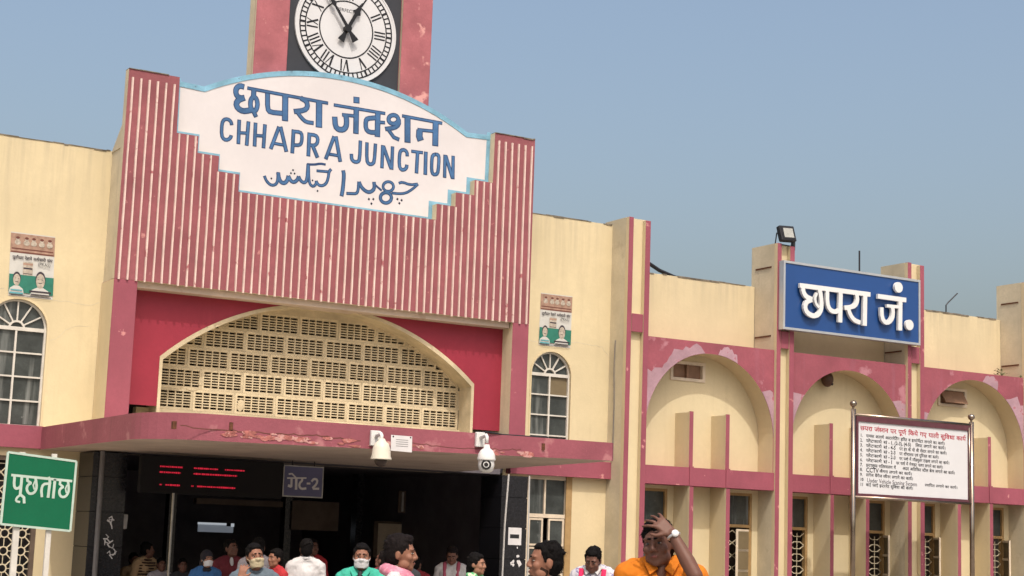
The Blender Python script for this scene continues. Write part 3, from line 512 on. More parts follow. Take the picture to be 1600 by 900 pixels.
# ---- the arcaded wing
WY = 22.17; BACK = 22.57; PAR = 22.72
PIL = [(15.04, 15.47), (18.14, 18.52), (21.16, 21.56), (24.15, 24.56)]
PTOP = [6.95, 6.89, 6.90, 6.86]
for (a, b), zt in zip(PIL, PTOP):
    sp = .10; p = MB().box(a+.001, b-.001, WY+.03, PAR+.1, 0, zt, 0, 1).build('pilaster', [M['cream'], M['greyed']], B)
    MB().box(a, a+sp-.01, WY-.06, WY+.029, 0, zt+.012, 0, 1).build('pilaster_strip', [M['pink'], M['cream2']], p, bevel=.004)
    MB().box(b-sp, b, WY-.06, WY+.029, 0, zt-.01, 0, 1).build('pilaster_strip', [M['pink'], M['cream2']], p, bevel=.004)
    MB().box(a+sp+.005, b-sp-.005, WY-.05, WY+.028, 5.08, 5.38, 0, 1).build('spout_block', [M['pink'], M['greyed']], p, bevel=.006)
    MB().box(a+.002, b-.002, WY+.04, PAR+.1, zt, zt+.014).build('coping', M['greyed'], p)
    if a > 18: 
        for zz in (5.30, 6.50): MB().box(a-.012, a+.0, WY+.1, PAR-.02, zz-.012, zz+.012).build('joint_strip', M['rust'], p)
MB().box(15.1, 18.13, PAR, PAR+.15, 5.0, 6.20).build('parapet', M['cream_par'], B)
MB().box(18.53, 21.15, PAR, PAR+.15, 5.0, 6.20).build('parapet', M['cream2'], B)
MB().box(21.57, 24.14, PAR, PAR+.15, 5.0, 6.20).build('parapet', M['cream_par'], B)
MB().box(24.57, 27, PAR, PAR+.15, 5.0, 6.20).build('parapet', M['cream_par'], B)
coping(15.48, 18.0, PAR-.006, PAR+.15, 6.20); coping(21.6, 24.1, PAR-.006, PAR+.15, 6.20); coping(18.55, 21.1, PAR-.006, PAR+.15, 6.2)
TOPZ = [4.86, 4.83, 4.90, 4.88]
bays = [(15.47, 18.14), (18.52, 21.16), (21.56, 24.15), (24.56, 27.0)]
for bi, (x0, x1) in enumerate(bays):
    cx = (x0+x1)/2; hw = (x1-x0)/2-.012; zs = TOPZ[bi]-hw*1.02
    ar = arc(cx, zs, hw, 0, PI, 40, hw*1.02)
    aw = MB().plate([(x0, 5.02), (x0, 2.95), (cx-hw, 2.95)]+ar[::-1]+[(cx+hw, 2.95), (x1, 2.95), (x1, 5.02)], WY, BACK-.002, side=1).build('arch_wall', [M['pinkarch'], M['cream2']], B)
    MB().box(x0, x1, WY+.004, PAR, 5.02, 5.045).build('ledge', M['pinkarch'], aw)
    lil = {0: [(96, 138, .26), (132, 180, .46), (66, 84, .20), (2, 36, .34)], 1: [(142, 180, .40), (2, 40, .36)], 2: [(152, 180, .34), (62, 80, .22), (4, 50, .36)], 3: [(90, 170, .3)]}[bi]
    for li_, (d0, d1, tm) in enumerate(lil):
        o_ = []; i_ = []; nn = 14
        for k in range(nn+1):
            t = math.radians(d0+(d1-d0)*k/nn); e = math.sin(PI*k/nn)**.5
            tk = max(.012, tm*e*rng.uniform(.55, 1.15)); r0 = hw+.004
            px_, pz_ = cx+(hw+tk)*math.cos(t), zs+(hw*1.02+tk)*math.sin(t)
            o_.append((min(max(px_, x0+.004), x1-.004), min(pz_, 5.01))); i_.append((min(max(cx+r0*math.cos(t), x0+.003), x1-.003), zs+(hw*1.02+.004)*math.sin(t)))
        pts = o_+i_[::-1]; q_ = [pts[0]]
        for p_ in pts[1:]:
            if math.hypot(p_[0]-q_[-1][0], p_[1]-q_[-1][1]) > .004: q_.append(p_)
        MB().plate(q_[::-1] if d1 > d0 else q_, WY-.0025-.0014*li_, WY-.0005).build('paint_patch', M['lilac'], aw)
    vent = {0: (16.25, 16.96, 4.42, 4.74), 2: (22.34, 23.06, 4.42, 4.76)}.get(bi)
    holes = [rect(*vent)] if vent else []
    MB().plate(rect(x0-.02, x1+.02, 2.9, 5.0), BACK, BACK+.15, holes).build('lunette_wall', M['cream'], B)
    if vent:
        vx0, vx1, vz0, vz1 = vent
        v = MB().plate(rect(vx0-.005, vx1+.005, vz0-.005, vz1+.005), BACK-.02, BACK+.06, [rect(vx0+.05, vx1-.05, vz0+.045, vz1-.045)]).build('ventilator', M['frame'], B)
        MB().box((vx0+vx1)/2-.02, (vx0+vx1)/2+.02, BACK-.01, BACK+.05, vz0+.045, vz1-.045).build('mullion', M['ventwood'], v)
        MB().box(vx0+.05, (vx0+vx1)/2-.02, BACK+.05, BACK+.06, vz0+.045, vz1-.045).build('pane', M['ventwood'], v)
        MB().box((vx0+vx1)/2+.02, vx1-.05, BACK+.05, BACK+.06, vz0+.045, vz1-.045).build('pane', M['ventwood'], v)
        if bi == 2:
            MB().add([(vx0+.05, BACK-.16, vz0+.06), (vx1-.1, BACK-.16, vz0+.06), (vx1-.1, BACK-.02, vz1-.06), (vx0+.05, BACK-.02, vz1-.06), (vx0+.05, BACK-.14, vz0+.05), (vx1-.1, BACK-.14, vz0+.05), (vx1-.1, BACK, vz1-.07), (vx0+.05, BACK, vz1-.07)], [(0, 1, 2, 3), (7, 6, 5, 4), (0, 4, 5, 1), (1, 5, 6, 2), (2, 6, 7, 3), (3, 7, 4, 0)]).build('flap', M['ventwood'], v)
    fx = [cx-.44, cx+.31] if bi == 0 else [cx-.47, cx+.34]
    # band between arch and windows, cut by the fins
    MB().box(x0, x1, WY-.03, BACK+.01, 2.655, 2.952).build('band', M['pink'], B)
    for f in fx:
        f0, f1 = f, f+.08
        up = MB().box(f0+.006, f1-.006, WY+.02, BACK, 2.953, 3.86).build('fin', M['cream2'], B)
        MB().box(f0, f1, WY-.01, WY+.019, 2.953, 3.875, 0, 1).build('fin_edge', [M['pink'], M['cream2']], up)
        MB().box(f0, f1, WY-.045, WY-.031, 2.64, 2.97).build('fin_edge', M['pink'], up)
        lo = MB().box(f0+.006, f1-.006, WY+.02, BACK, 0, 2.654).build('fin', M['cream2'], B)
        MB().box(f0, f1, WY-.045, WY+.019, 0, 2.653, 0, 1).build('fin_edge', [M['pink'], M['cream2']], lo)
    # lower wall: windows in the outer two divisions
    wins = [(x0+.02, fx[0]-.12), (fx[1]+.14, x1-.12)]
    MB().plate(rect(x0-.02, x1+.02, 0, 2.7), BACK+.001, BACK+.15, [rect(a, b, .85, 2.60) for a, b in wins]).build('wall', M['cream'], B)
    for wi, (a, b) in enumerate(wins):
        wn = MB().plate(rect(a, b, .85, 2.60), BACK+.01, BACK+.09, [rect(a+.045, b-.045, .9, 2.02), rect(a+.045, b-.045, 2.07, 2.555)]).build('casement_window', M['wood'], B)
        MB().box(a+.04, b-.04, BACK+.05, BACK+.055, 2.06, 2.56).build('pane', M['glass'], wn)
        if bi == 0 and wi == 0:
            MB().box(a+.04, b-.04, BACK+.05, BACK+.055, .9, 2.03).build('pane', M['glass'], wn); continue
        # iron grille with a lozenge pattern
        gm = MB(); cw = (b-a-.09)/2; ch = .21; zz = .92
        while zz < 1.9:
            for c in range(2):
                xa = a+.045+c*cw; mx, mz = xa+cw/2, zz+ch/2
                for sgn in (-1, 1):
                    stroke(gm, [(xa, mz+sgn*ch*.5), (xa+cw*.28, mz+sgn*ch*.22), (mx, mz+sgn*ch*.22), (xa+cw*.72, mz+sgn*ch*.22), (xa+cw, mz+sgn*ch*.5)], .013, BACK+.045+.0006*c, BACK+.058)
                stroke(gm, [(mx, zz), (mx, zz+ch)], .010, BACK+.047, BACK+.058)
            zz += ch
        gm.build('grille', M['greyed'], wn)
        # opened sash swung outwards, hinged at the right jamb
        if (bi, wi) != (1, 0):
            sw = .42; ang = math.radians(62 if bi else 20); hx = b-.04
            def leaf(u0, u1, z0, z1, th, m, nm, par):
                V = []
                for (u, t, z) in [(u, t, z) for z in (z0, z1) for t in (0, th) for u in (u0, u1)]:
                    V.append((hx-u*math.cos(ang)-t*math.sin(ang), BACK-.005-u*math.sin(ang)+t*math.cos(ang)*.5, z))
                return MB().add(V, [(0, 1, 5, 4), (2, 6, 7, 3), (0, 4, 6, 2), (1, 3, 7, 5), (4, 5, 7, 6), (0, 2, 3, 1)]).build(nm, m, par)
            sh = leaf(0, .045, .92, 1.99, .03, M['wood'], 'sash', wn)
            leaf(sw-.045, sw, .92, 1.99, .03, M['frame'], 'sash_stile', wn)
            for z in (.92, 1.28, 1.62, 1.95): leaf(.046, sw-.046, z, z+.04, .03, M['frame'], 'sash_rail', wn)
            leaf(.046, sw-.046, .93, 1.96, .006, M['glassbrown'], 'pane', wn)
# big window under the canopy's right end
a, b = 13.55, 14.39
wn = MB().plate(rect(a, b, .85, 2.70), Y1+.01, Y1+.1, [rect(a+.05, b-.11, 2.1, 2.64), rect(a+.05, b-.11, .9, 2.04)]).build('casement_window', M['frame'], B)
MB().box(b-.11, b, Y1-.012, Y1+.009, .85, 2.70).build('jamb_board', M['wood'], wn)
MB().box(a+.34, a+.37, Y1+.02, Y1+.09, 2.1, 2.64).build('mullion', M['frame'], wn)
for (x0, x1, z0, z1) in ((a+.05, a+.34, 2.1, 2.64), (a+.37, b-.11, 2.1, 2.64)): MB().box(x0, x1, Y1+.05, Y1+.055, z0, z1).build('pane', M['glass'], wn)
for (x0, x1) in ((a+.06, a+.33), (a+.43, b-.12)):
    for (z0, z1) in ((1.60, 2.03), (1.20, 1.58), (.9, 1.18)):
        s_ = MB().plate(rect(x0, x1, z0, z1), Y1+.015, Y1+.05, [rect(x0+.03, x1-.03, z0+.03, z1-.03)]).build('sash', M['frame'], wn)
        MB().box(x0+.03, x1-.03, Y1+.03, Y1+.034, z0+.03, z1-.03).build('pane', M['glass'], wn)
# left window grille behind the green sign
wn = MB().plate(rect(4.9, 5.93, .9, 2.55), Y1+.02, Y1+.1, [rect(4.96, 5.87, .96, 2.49)]).build('grille_window', M['hallbrown'], B)
MB().box(4.95, 5.88, Y1+.11, Y1+.115, .95, 2.5).build('pane', M['black'], wn)
gm = MB(); c = .23
for i in range(4):
    for j in range(7):
        xa, za = 4.955+i*c, .95+j*c; mx, mz = xa+c/2, za+c/2
        stroke(gm, arc(mx, mz, .055, 0, 2*PI, 12), .016, Y1+.05, Y1+.062)
        for k in range(4):
            t = PI/4+k*PI/2; stroke(gm, [(mx+.055*math.cos(t), mz+.055*math.sin(t)), (mx+.16*math.cos(t), mz+.16*math.sin(t))], .014, Y1+.052, Y1+.063)
            t = k*PI/2; stroke(gm, [(mx+.055*math.cos(t), mz+.055*math.sin(t)), (mx+c/2*math.cos(t), mz+c/2*math.sin(t))], .010, Y1+.054, Y1+.064)
gm.build('grille', M['greyed'], wn)
# hairline cracks in the plaster
MB().tube([(15.03, 22.42, 3.0), (15.032, 22.41, 3.9), (15.025, 22.43, 4.5), (15.03, 22.42, 4.95)], .008, 6).build('cable', M['pipe'], B)
crack([(5.93, 4.14), (6.05, 4.2), (6.12, 4.3), (6.3, 4.38), (6.45, 4.38)], Y1, .008, B, 'greyed')
crack([(13.3, 4.83), (13.9, 4.80), (14.4, 4.88), (14.9, 4.84), (15.03, 4.7)], Y1, .010, B, 'greyed')
crack([(5.0, 4.75), (5.25, 4.78)], Y1, .010, B, 'greyed'); crack([(5.9, 4.70), (6.4, 4.66), (6.55, 4.72)], Y1, .010, B, 'greyed')

# ------------------------------------------------------------------ name board on the portal
def arc_top(n=30):
    s_, h = .54, 2.14; Rr = (h*h+s_*s_)/(2*s_); a0 = math.asin(h/Rr)
    return arc(CX+.0, 7.90+s_-Rr, Rr, PI/2-a0, PI/2+a0, n)
SIGN = empty('name_board', (CX, 22.18, 6.4), 'white stepped name board reading CHHAPRA JUNCTION in three scripts above the ribbed portal', 'sign')
top = [(CX+2.62, 7.92)]+arc_top()+[(CX-2.62, 7.92)]
MB().plate([(CX-2.62, 6.35), (CX+2.62, 6.35)]+top, 22.180, 22.262).build('panel', M['whiteboard'], SIGN)
mb = MB(); stroke(mb, [(a, b-.03) for a, b in top], .075, 22.172, 22.266); mb.build('trim', M['ltblue'], SIGN)
mb = MB(); ins = [(a+(-.028 if a > CX else .028), b+.028) for a, b in cut]
stroke(mb, ins, .07, 22.1765, 22.181); mb.build('trim', M['ltblue'], SIGN)
mb = MB(); stroke(mb, [(2*CX-a, b) for a, b in ins], .07, 22.1765, 22.181); mb.build('trim', M['ltblue'], SIGN)
mb = MB(); stroke(mb, [(CX-1.56, 6.458), (CX+1.56, 6.458)], .06, 22.1762, 22.181); mb.build('trim', M['ltblue'], SIGN)
def lettering(data, parent, yf, outm, inm, shrink, name='letter'):
    for li, (nm, strokes) in enumerate(data):
        mb = MB(); mi = MB()
        for k, s_ in enumerate(strokes):
            wd = s_[0]; pts = smooth_pts([(s_[i], s_[i+1]) for i in range(1, len(s_), 2)])
            stroke(mb, pts, wd, yf-.0008-.00025*k-.00011*(li % 4), yf+.001, ext=.004)
            if inm and wd > shrink*1.6: stroke(mi, pts, wd-shrink, yf-.0036-.00025*k-.00011*(li % 4), yf-.0012, ext=-.008)
        o = mb.build(name, outm, parent)
        if inm and mi.v: mi.build('letter_fill', inm, o)
lettering([[n_, [[q_[0]*(1.3 if n_ == 'urdu_stroke' else 1.08)]+q_[1:] for q_ in st_]] for n_, st_ in MAIN_S], SIGN, 22.1795, M['navy'], M['letblue'], .026)
for nm, strokes in DOTS_S:
    for s_ in strokes:
        x, z, r = s_[1], (s_[2]+s_[4])/2, s_[0]*.5
        MB().plate([(x+r*math.cos(t+.4), z+r*1.1*math.sin(t+.4)) for t in (0, PI/2, PI, 3*PI/2)], 22.1785, 22.1805).build('letter_dot', M['dot'], SIGN)

# ------------------------------------------------------------------ tower clock
CK = empty('tower_clock', (9.93, T0+.06, 8.3), 'round white roman-numeral clock in a black panel on the tower', 'clock')
cx, cz, R = 9.925, 9.20, .825; yc = T0+.055
MB().box(9.0, 10.84, yc, T0+.069, 8.2, 10.2).build('case', M['clockdark'], CK)
def ringm(r0, r1, y0, y1, name, m, n=72):
    mb = MB(); V = []; F = []
    for k in range(n):
        t = 2*PI*k/n
        V += [(cx+r0*math.cos(t), y0, cz+r0*math.sin(t)), (cx+r1*math.cos(t), y0, cz+r1*math.sin(t)), (cx+r1*math.cos(t), y1, cz+r1*math.sin(t)), (cx+r0*math.cos(t), y1, cz+r0*math.sin(t))]
    for k in range(n):
        a, b = 4*k, 4*((k+1) % n); F += [(a, a+1, b+1, b), (a+1, a+2, b+2, b+1), (a, b, b+3, a+3)]
    return mb.add(V, F).build(name, m, CK)
MB().plate(arc(cx, cz, R, 0, 2*PI, 72)[:-1], yc-.03, yc-.001).build('dial', M['dial'], CK)
ringm(R*.905, R*.93, yc-.033, yc-.029, 'minute_track', M['ink']); ringm(R*.80, R*.822, yc-.0331, yc-.029, 'minute_track', M['ink'])
ringm(R*.52, R*.545, yc-.0332, yc-.029, 'inner_circle', M['ink']); ringm(R*.985, R*1.012, yc-.036, yc-.001, 'bezel', M['dial'])
mb = MB()
for k in range(60):
    t = 2*PI*k/60; wdt = .022 if k % 5 else .034
    stroke(mb, [(cx+R*.815*math.cos(t), cz+R*.815*math.sin(t)), (cx+R*.91*math.cos(t), cz+R*.91*math.sin(t))], wdt, yc-.0326, yc-.029)
tag(mb.build('minute_marks', M['ink'], CK), kind='stuff')
for h, sn in enumerate(['XII', 'I', 'II', 'III', 'IIII', 'V', 'VI', 'VII', 'VIII', 'IX', 'X', 'XI']):
    t = PI/2-2*PI*h/12; mb = MB(); U = Vector((math.cos(t), math.sin(t))); W = Vector((U.y, -U.x))
    wid = {'I': .052, 'V': .11, 'X': .11}; tot = sum(wid[c] for c in sn); off = -tot/2; r0, r1 = R*.565, R*.785
    def st(o0, o1, wdt, k):
        p0 = U*r0+W*o0; p1 = U*r1+W*o1; stroke(mb, [(cx+p0.x, cz+p0.y), (cx+p1.x, cz+p1.y)], wdt, yc-.0322-.0004*k, yc-.029)
    for c in sn:
        m_ = off+wid[c]/2
        if c == 'I': st(m_, m_, .024, 0)
        elif c == 'V': st(m_, m_-.04, .030, 0); st(m_, m_+.04, .014, 1)
        else: st(m_+.038, m_-.038, .030, 0); st(m_-.038, m_+.038, .014, 1)
        off += wid[c]
    mb.build('numeral', M['ink'], CK)
def hand(deg, ln, wd, y, name, tail=.2):
    t = PI/2-math.radians(deg); U = Vector((math.cos(t), math.sin(t))); W = Vector((U.y, -U.x))
    q = [(-tail, .055), (-tail*.85, .05), (-.06, .02), (0, .045), (.06, .025), (ln*.55, wd*.55), (ln*.62, wd*1.4), (ln*.70, wd*.8), (ln, .006)]
    pts = [U*a+W*b for a, b in q]+[U*a-W*b for a, b in reversed(q)]
    MB().plate([(cx+p.x, cz+p.y) for p in pts][::-1], y-.012, y).build(name, M['ink'], CK)
hand(27, .50, .05, yc-.07, 'hour_hand', .22); hand(-36, .70, .03, yc-.095, 'minute_hand', .22)
MB().tube([(cx, yc-.02, cz), (cx, yc-.115, cz)], .055, 16).build('hand_hub', M['ink'], CK)
def latin(body, size, x, y, z, m, parent, name='lettering', shear=0, bold=0, roll=0, sx=1.0):
    cu = bpy.data.curves.new(name, 'FONT'); cu.body = body; cu.size = size; cu.extrude = .0006; cu.offset = bold; cu.resolution_u = 2; cu.align_x = 'LEFT'
    o = bpy.data.objects.new(name, cu); COL.objects.link(o); bpy.context.view_layer.update()
    me = bpy.data.meshes.new_from_object(o); bpy.data.objects.remove(o)
    off = top_loc(parent); c, s = math.cos(roll), math.sin(roll)
    for v in me.vertices:
        a, b, d = v.co.x*sx, v.co.y, v.co.z
        v.co = (x+a*c-b*s-off.x, y-d-off.y, z+a*s+b*c-off.z)
    me.materials.clear(); me.materials.append(m)
    return link(name, me, parent)
latin('PERFECT', .075, cx-.17, yc-.0312, cz+.27, M['ink'], CK, 'maker_lettering')

# ------------------------------------------------------------------ blue acrylic station sign with raised letters
BL = empty('blue_station_sign', (19.74, 22.0, 5.4), 'blue rectangular sign with raised white Hindi letters fixed between two pilasters', 'sign')
MB().box(18.19, 21.31, 21.99, 22.09, 5.42, 6.56).build('panel', M['signblue'], BL)
MB().plate(rect(18.165, 21.335, 5.395, 6.585), 21.975, 22.1, [rect(18.205, 21.295, 5.435, 6.545)]).build('frame', M['alu'], BL)
for li, (nm, strokes) in enumerate(BLUE_S):
    mb = MB()
    for k, s_ in enumerate(strokes):
        stroke(mb, smooth_pts([(s_[i], s_[i+1]) for i in range(1, len(s_), 2)]), s_[0], 21.905-.0004*k-.0002*li, 21.955)
    mb.build('letter', M['signwhite'], BL)
for (x, z) in BLUEDOTS_S: MB().plate(arc(x, z, .095, 0, 2*PI, 22)[:-1], 21.903, 21.955).build('letter_dot', M['signwhite'], BL)
for x in (18.4, 21.1): MB().box(x-.03, x+.03, 22.1, 22.2, 5.5, 6.5).build('bracket', M['darkmetal'], BL)

# ------------------------------------------------------------------ floodlight, rods, roof pipe, bell, weeds
FL = empty('floodlight', (18.33, 22.2, 6.9), 'small square floodlight on top of the pilaster left of the blue sign', 'floodlight')
Rf = Matrix.Rotation(math.radians(-14), 3, 'X') @ Matrix.Rotation(math.radians(-4), 3, 'Y')
def rbox(c, h, m, name, parent, Rm, bevel=.004):
    V = [Vector(c)+Rm @ Vector((a*h[0], b*h[1], d*h[2])) for d in (-1, 1) for b in (-1, 1) for a in (-1, 1)]
    return MB().add(V, [(0, 1, 5, 4), (2, 6, 7, 3), (0, 4, 6, 2), (1, 3, 7, 5), (4, 5, 7, 6), (0, 2, 3, 1)]).build(name, m, parent, bevel=bevel)
c0 = Vector((18.335, 22.12, 7.08))
hs = rbox(c0, (.165, .05, .14), M['darkmetal'], 'housing', FL, Rf, .012); rbox(c0+Rf @ Vector((0, .07, 0)), (.11, .035, .09), M['darkmetal'], 'heat_sink', FL, Rf)
rbox(c0+Rf @ Vector((0, -.052, 0)), (.135, .006, .112), M['darkmetal'], 'rim', FL, Rf); rbox(c0+Rf @ Vector((0, -.06, 0)), (.105, .004, .085), M['lightglass'], 'glass', FL, Rf, 0)
MB().tube([(18.155, 22.16, 7.09), (18.155, 22.2, 6.9), (18.33, 22.2, 6.90), (18.51, 22.2, 6.9), (18.51, 22.16, 7.09)], .012, 6).build('bracket', M['darkmetal'], FL)
MB().tube([(18.56, 22.2, 6.83), (18.565, 22.2, 7.0)], .03, 8).build('conduit_end', M['darkmetal'], loc=(18.56, 22.2, 6.83), label='short black conduit stub beside the floodlight on the pilaster', cat='conduit')
MB().tube([(20.625, 22.8, 6.15), (20.62, 22.8, 7.15)], .016, 7).build('iron_rod', M['darkmetal'], label='straight black iron rod standing up behind the blue sign', cat='rod')
MB().tube([(22.79, 22.8, 6.18), (22.79, 22.8, 6.36), (22.85, 22.8, 6.42), (23.09, 22.8, 6.62)], .013, 7).build('bent_iron_rod', M['darkmetal'], label='bent black iron rod on the parapet right of the blue sign', cat='rod')
MB().tube([(15.6, 23.2, 6.75), (16.2, 23.2, 6.46), (16.43, 23.2, 6.36), (16.75, 23.2, 6.28), (17.3, 23.2, 6.2)], .035, 8).build('roof_pipe', M['darkmetal'], label='sagging dark pipe on the roof behind the parapet by the first pilaster', cat='pipe')
BE = empty('alarm_bell', (19.56, 22.45, 4.5), 'brown rounded bell hanging at the crown of the middle arch', 'bell')
MB().ell((19.56, 22.44, 4.67), (.115, .10, .135)).build('bell_body', M['bell'], BE, smooth=True); MB().tube([(19.56, 22.44, 4.62), (19.62, 22.36, 4.58)], [.03, .02], 8).build('clapper', M['darkmetal'], BE); MB().tube([(19.56, 22.44, 4.78), (19.56, 22.57, 4.78)], .03, 8).build('mount', M['darkmetal'], BE)
def weed(x, y, z, s, lab, n=26):
    o = empty('weed', (x, y, z), lab, 'weed', 'weeds on the ledge'); mb = MB(); st = MB(); rg = random.Random(int(x*100))
    for i in range(n):
        a = rg.uniform(0, 2*PI); r = rg.uniform(.2, 1)*s; h = rg.uniform(.15, 1)*s*.9; p = Vector((x+r*math.cos(a), y+r*math.sin(a)*.5, z+h)); d = Vector((math.cos(a), math.sin(a), rg.uniform(-.3, .6))).normalized()*s*.32; q = Vector((-math.sin(a), math.cos(a), .2))*s*.13
        mb.add([p, p+d*.5+q, p+d, p+d*.5-q], [(0, 1, 2, 3)])
        if i % 3 == 0: st.tube([(x, y, z), tuple((Vector((x, y, z))+p)/2+Vector((0, 0, .02))), tuple(p)], .004, 5)
    mb.build('foliage', M['leaf'], o); st.build('stem', M['leaf'], o)
weed(23.72, 22.3, 5.045, .17, 'small green weed sprouting on the ledge under the rightmost parapet'); weed(24.11, 22.2, 5.045, .08, 'tiny tuft of weed at the foot of the rightmost pilaster', 12)

MATRA = set('ािीुूेैोौॉं्')
def shape(s):
    """cluster a Devanagari string into (glyph, x-squeeze, mirrored) runs: short i moves left, joined letters get narrower"""
    out = []; i = 0
    while i < len(s):
        c = s[i]; cl = []; reph = False
        if c == ' ': out.append((' ', 1, 0)); i += 1; continue
        if c == 'र' and i+2 < len(s) and s[i+1] == '्': reph = True; i += 2; c = s[i]
        while i+1 < len(s) and s[i+1] == '्' and i+2 < len(s): cl.append((s[i], .58, 0)); i += 2
        cl.append((s[i], .75 if cl else 1, 0)); i += 1
        post = []
        while i < len(s) and s[i] in MATRA:
            if s[i] == 'ि': cl.insert(0, ('ि', 1, 0))
            else: post.append((s[i], 1, 0))
            i += 1
        out += cl+post
        if reph: out.append(('े', 1, 1))
    return out
_gc = {}
def glyph_tris(g_, bold):
    """filled outline of one letter, thickened by bold (em units)"""
    if (g_, bold) in _gc: return _gc[(g_, bold)]
    V = []; T = []; polys = [[(p[k]/100, p[k+1]/100) for k in range(0, len(p), 2)] for p in GLYPHS[g_][1]]
    area = lambda p: sum(p[i][0]*p[(i+1) % len(p)][1]-p[(i+1) % len(p)][0]*p[i][1] for i in range(len(p)))/2
    def pin(pt, p):
        r = False
        for i in range(len(p)):
            a, b = p[i], p[i-1]
            if (a[1] > pt[1]) != (b[1] > pt[1]) and pt[0] < (b[0]-a[0])*(pt[1]-a[1])/(b[1]-a[1])+a[0]: r = not r
        return r
    def grow(p, d):
        if area(p) < 0: p = p[::-1]
        o = []
        for i in range(len(p)):
            a, b, c = Vector(p[i-1]), Vector(p[i]), Vector(p[(i+1) % len(p)])
            t = (b-a).normalized()+(c-b).normalized()
            if t.length < 1e-4: o.append(p[i]); continue
            t.normalize(); o.append((b.x+t.y*d, b.y-t.x*d))
        return o
    holes = [q for q in polys if any(q is not p and pin(q[0], p) for p in polys)]
    for p in polys:
        if p in holes: continue
        hs = [grow(h, -bold*.6) for h in holes if pin(h[0], p)]
        for bb in (bold, bold*.5, 0):
            gp = grow(p, bb); hs = [grow(h, -bb*.6) for h in holes if pin(h[0], p)]
            v, t = fill_poly(gp, hs); want = abs(area(gp))-sum(abs(area(h)) for h in hs)
            got = sum(abs((v[q[1]][0]-v[q[0]][0])*(v[q[2]][1]-v[q[0]][1])-(v[q[1]][1]-v[q[0]][1])*(v[q[2]][0]-v[q[0]][0])) for q in t)/2
            if .93*want < got < 1.07*want: break
        else: print('glyph fill', g_, got, want)
        n = len(V); V += v; T += [tuple(i+n for i in q) for q in t]
    _gc[(g_, bold)] = (V, T); return V, T
def hindi(s, size, x, y, z, m, parent, name, width=None, roll=0, bold=0.0):
    pen = 0.; V = []; F = []
    for gi, (g_, sq, mir) in enumerate(shape(s)):
        if g_ == ' ' or g_ not in GLYPHS: pen += .20 if g_ == ' ' else .34; continue
        v, t = glyph_tris(g_, bold); n = len(V)
        V += [(pen+((-.28-a) if mir else a)*sq, b, .0002*(gi % 5)) for a, b in v]
        F += [tuple(n+i for i in (reversed(q) if mir else q)) for q in t]
        pen += GLYPHS[g_][0]/100*sq
    sx = width/pen if width else size; c, sn = math.cos(roll), math.sin(roll); mb = MB()
    mb.add([(x+a*sx*c-b*size*sn, y-d, z+a*sx*sn+b*size*c) for a, b, d in V], F)
    return mb.build(name, m, parent)
# ------------------------------------------------------------------ posters on the walls
def ellp(cx_, cz_, a, b, n=18): return [(cx_+a*math.cos(2*PI*k/n), cz_+b*math.sin(2*PI*k/n)) for k in range(n)]
def poster(x0, x1, z0, z1, lab, tilt):
    o = empty('wall_poster', ((x0+x1)/2, Y1, z0), lab, 'poster', 'posters above the arched windows'); W, H = x1-x0, z1-z0
    X = lambda u: x0+u*W
    Z = lambda v: z0+v*H
    y = Y1-.004
    # slightly curled sheet
    V = []; F = []; nx_, nz_ = 8, 10
    for j in range(nz_+1):
        for i in range(nx_+1):
            u, v = i/nx_, j/nz_; curl = .0*max(0, abs(u-.5)-.4)*10*max(0, abs(v-.5)-.42)*12
            V.append((X(u)+tilt*(v-.5)*.03, y-curl, Z(v)))
    for j in range(nz_):
        for i in range(nx_): a = j*(nx_+1)+i; F.append((a, a+1, a+nx_+2, a+nx_+1))
    sh = MB().add(V, F).build('sheet', M['posterwhite'], o)
    k = [0]
    def pr(pts, m, nm='print'):
        k[0] += 1; yy = y-.0012-.0005*k[0]; MB().plate([(X(u)+tilt*(v-.5)*.03, Z(v)) for u, v in pts], yy, yy+.0003).build(nm, M[m], o)
    R_ = lambda a, b, c, d: [(a, c), (b, c), (b, d), (a, d)]
    pr(R_(.0, 1, .68, .985), 'salmon'); pr(R_(.03, .97, .735, .755), 'pbrown'); pr(R_(.02, .98, .685, .705), 'pbrown')
    for u in (.16, .36, .52, .70, .88):
        pr(ellp(u, .845, .07, .04), 'pskin'); pr(ellp(u, .895, .04, .032), 'pskin'); pr(ellp(u, .918, .043, .02), 'pbrown')
    k[0] += 1; hindi('पूर्वोत्तर रेलवे कर्मचारी संघ', .10, X(.05), y-.003-.0005*k[0], Z(.585), M['pdark'], o, 'lettering', W*.9, 0, .02)
    pr(R_(.0, 1, .06, .34), 'pgreen'); pr(R_(.30, .52, .34, .55), 'pskin'); pr(R_(.30, .52, .50, .53), 'salmon'); pr(R_(.31, .51, .435, .46), 'pdark'); pr(R_(.31, .51, .36, .37), 'pdark')
    for (u, v, s) in ((.17, .26, .9), (.70, .27, 1.15)):
        pr([(u-.19*s, .04), (u+.19*s, .04), (u+.16*s, .12), (u+.06*s, .165), (u-.06*s, .165), (u-.16*s, .12)], 'posterwhite')
        pr(ellp(u, v+.022, .098*s, .112*s), 'pdark'); pr(ellp(u, v-.004, .086*s, .103*s), 'pskin'); pr(R_(u-.055*s, u-.022*s, v+.016, v+.023), 'pdark'); pr(R_(u+.022*s, u+.055*s, v+.016, v+.023), 'pdark'); pr(R_(u-.035*s, u+.035*s, v-.040, v-.030), 'pdark')
    pr(R_(.02, .32, .035, .062), 'pteal'); pr(R_(.04, .30, .085, .105), 'pteal'); pr(R_(.46, .95, .085, .11), 'pdark'); pr(R_(.50, .93, .045, .06), 'pdark'); pr(R_(.05, .95, .01, .02), 'pdark')
    k[0] += 3; latin('(PRAS)', .06, X(.62), y-.026, Z(.51), M['blackprint'], o, 'lettering')
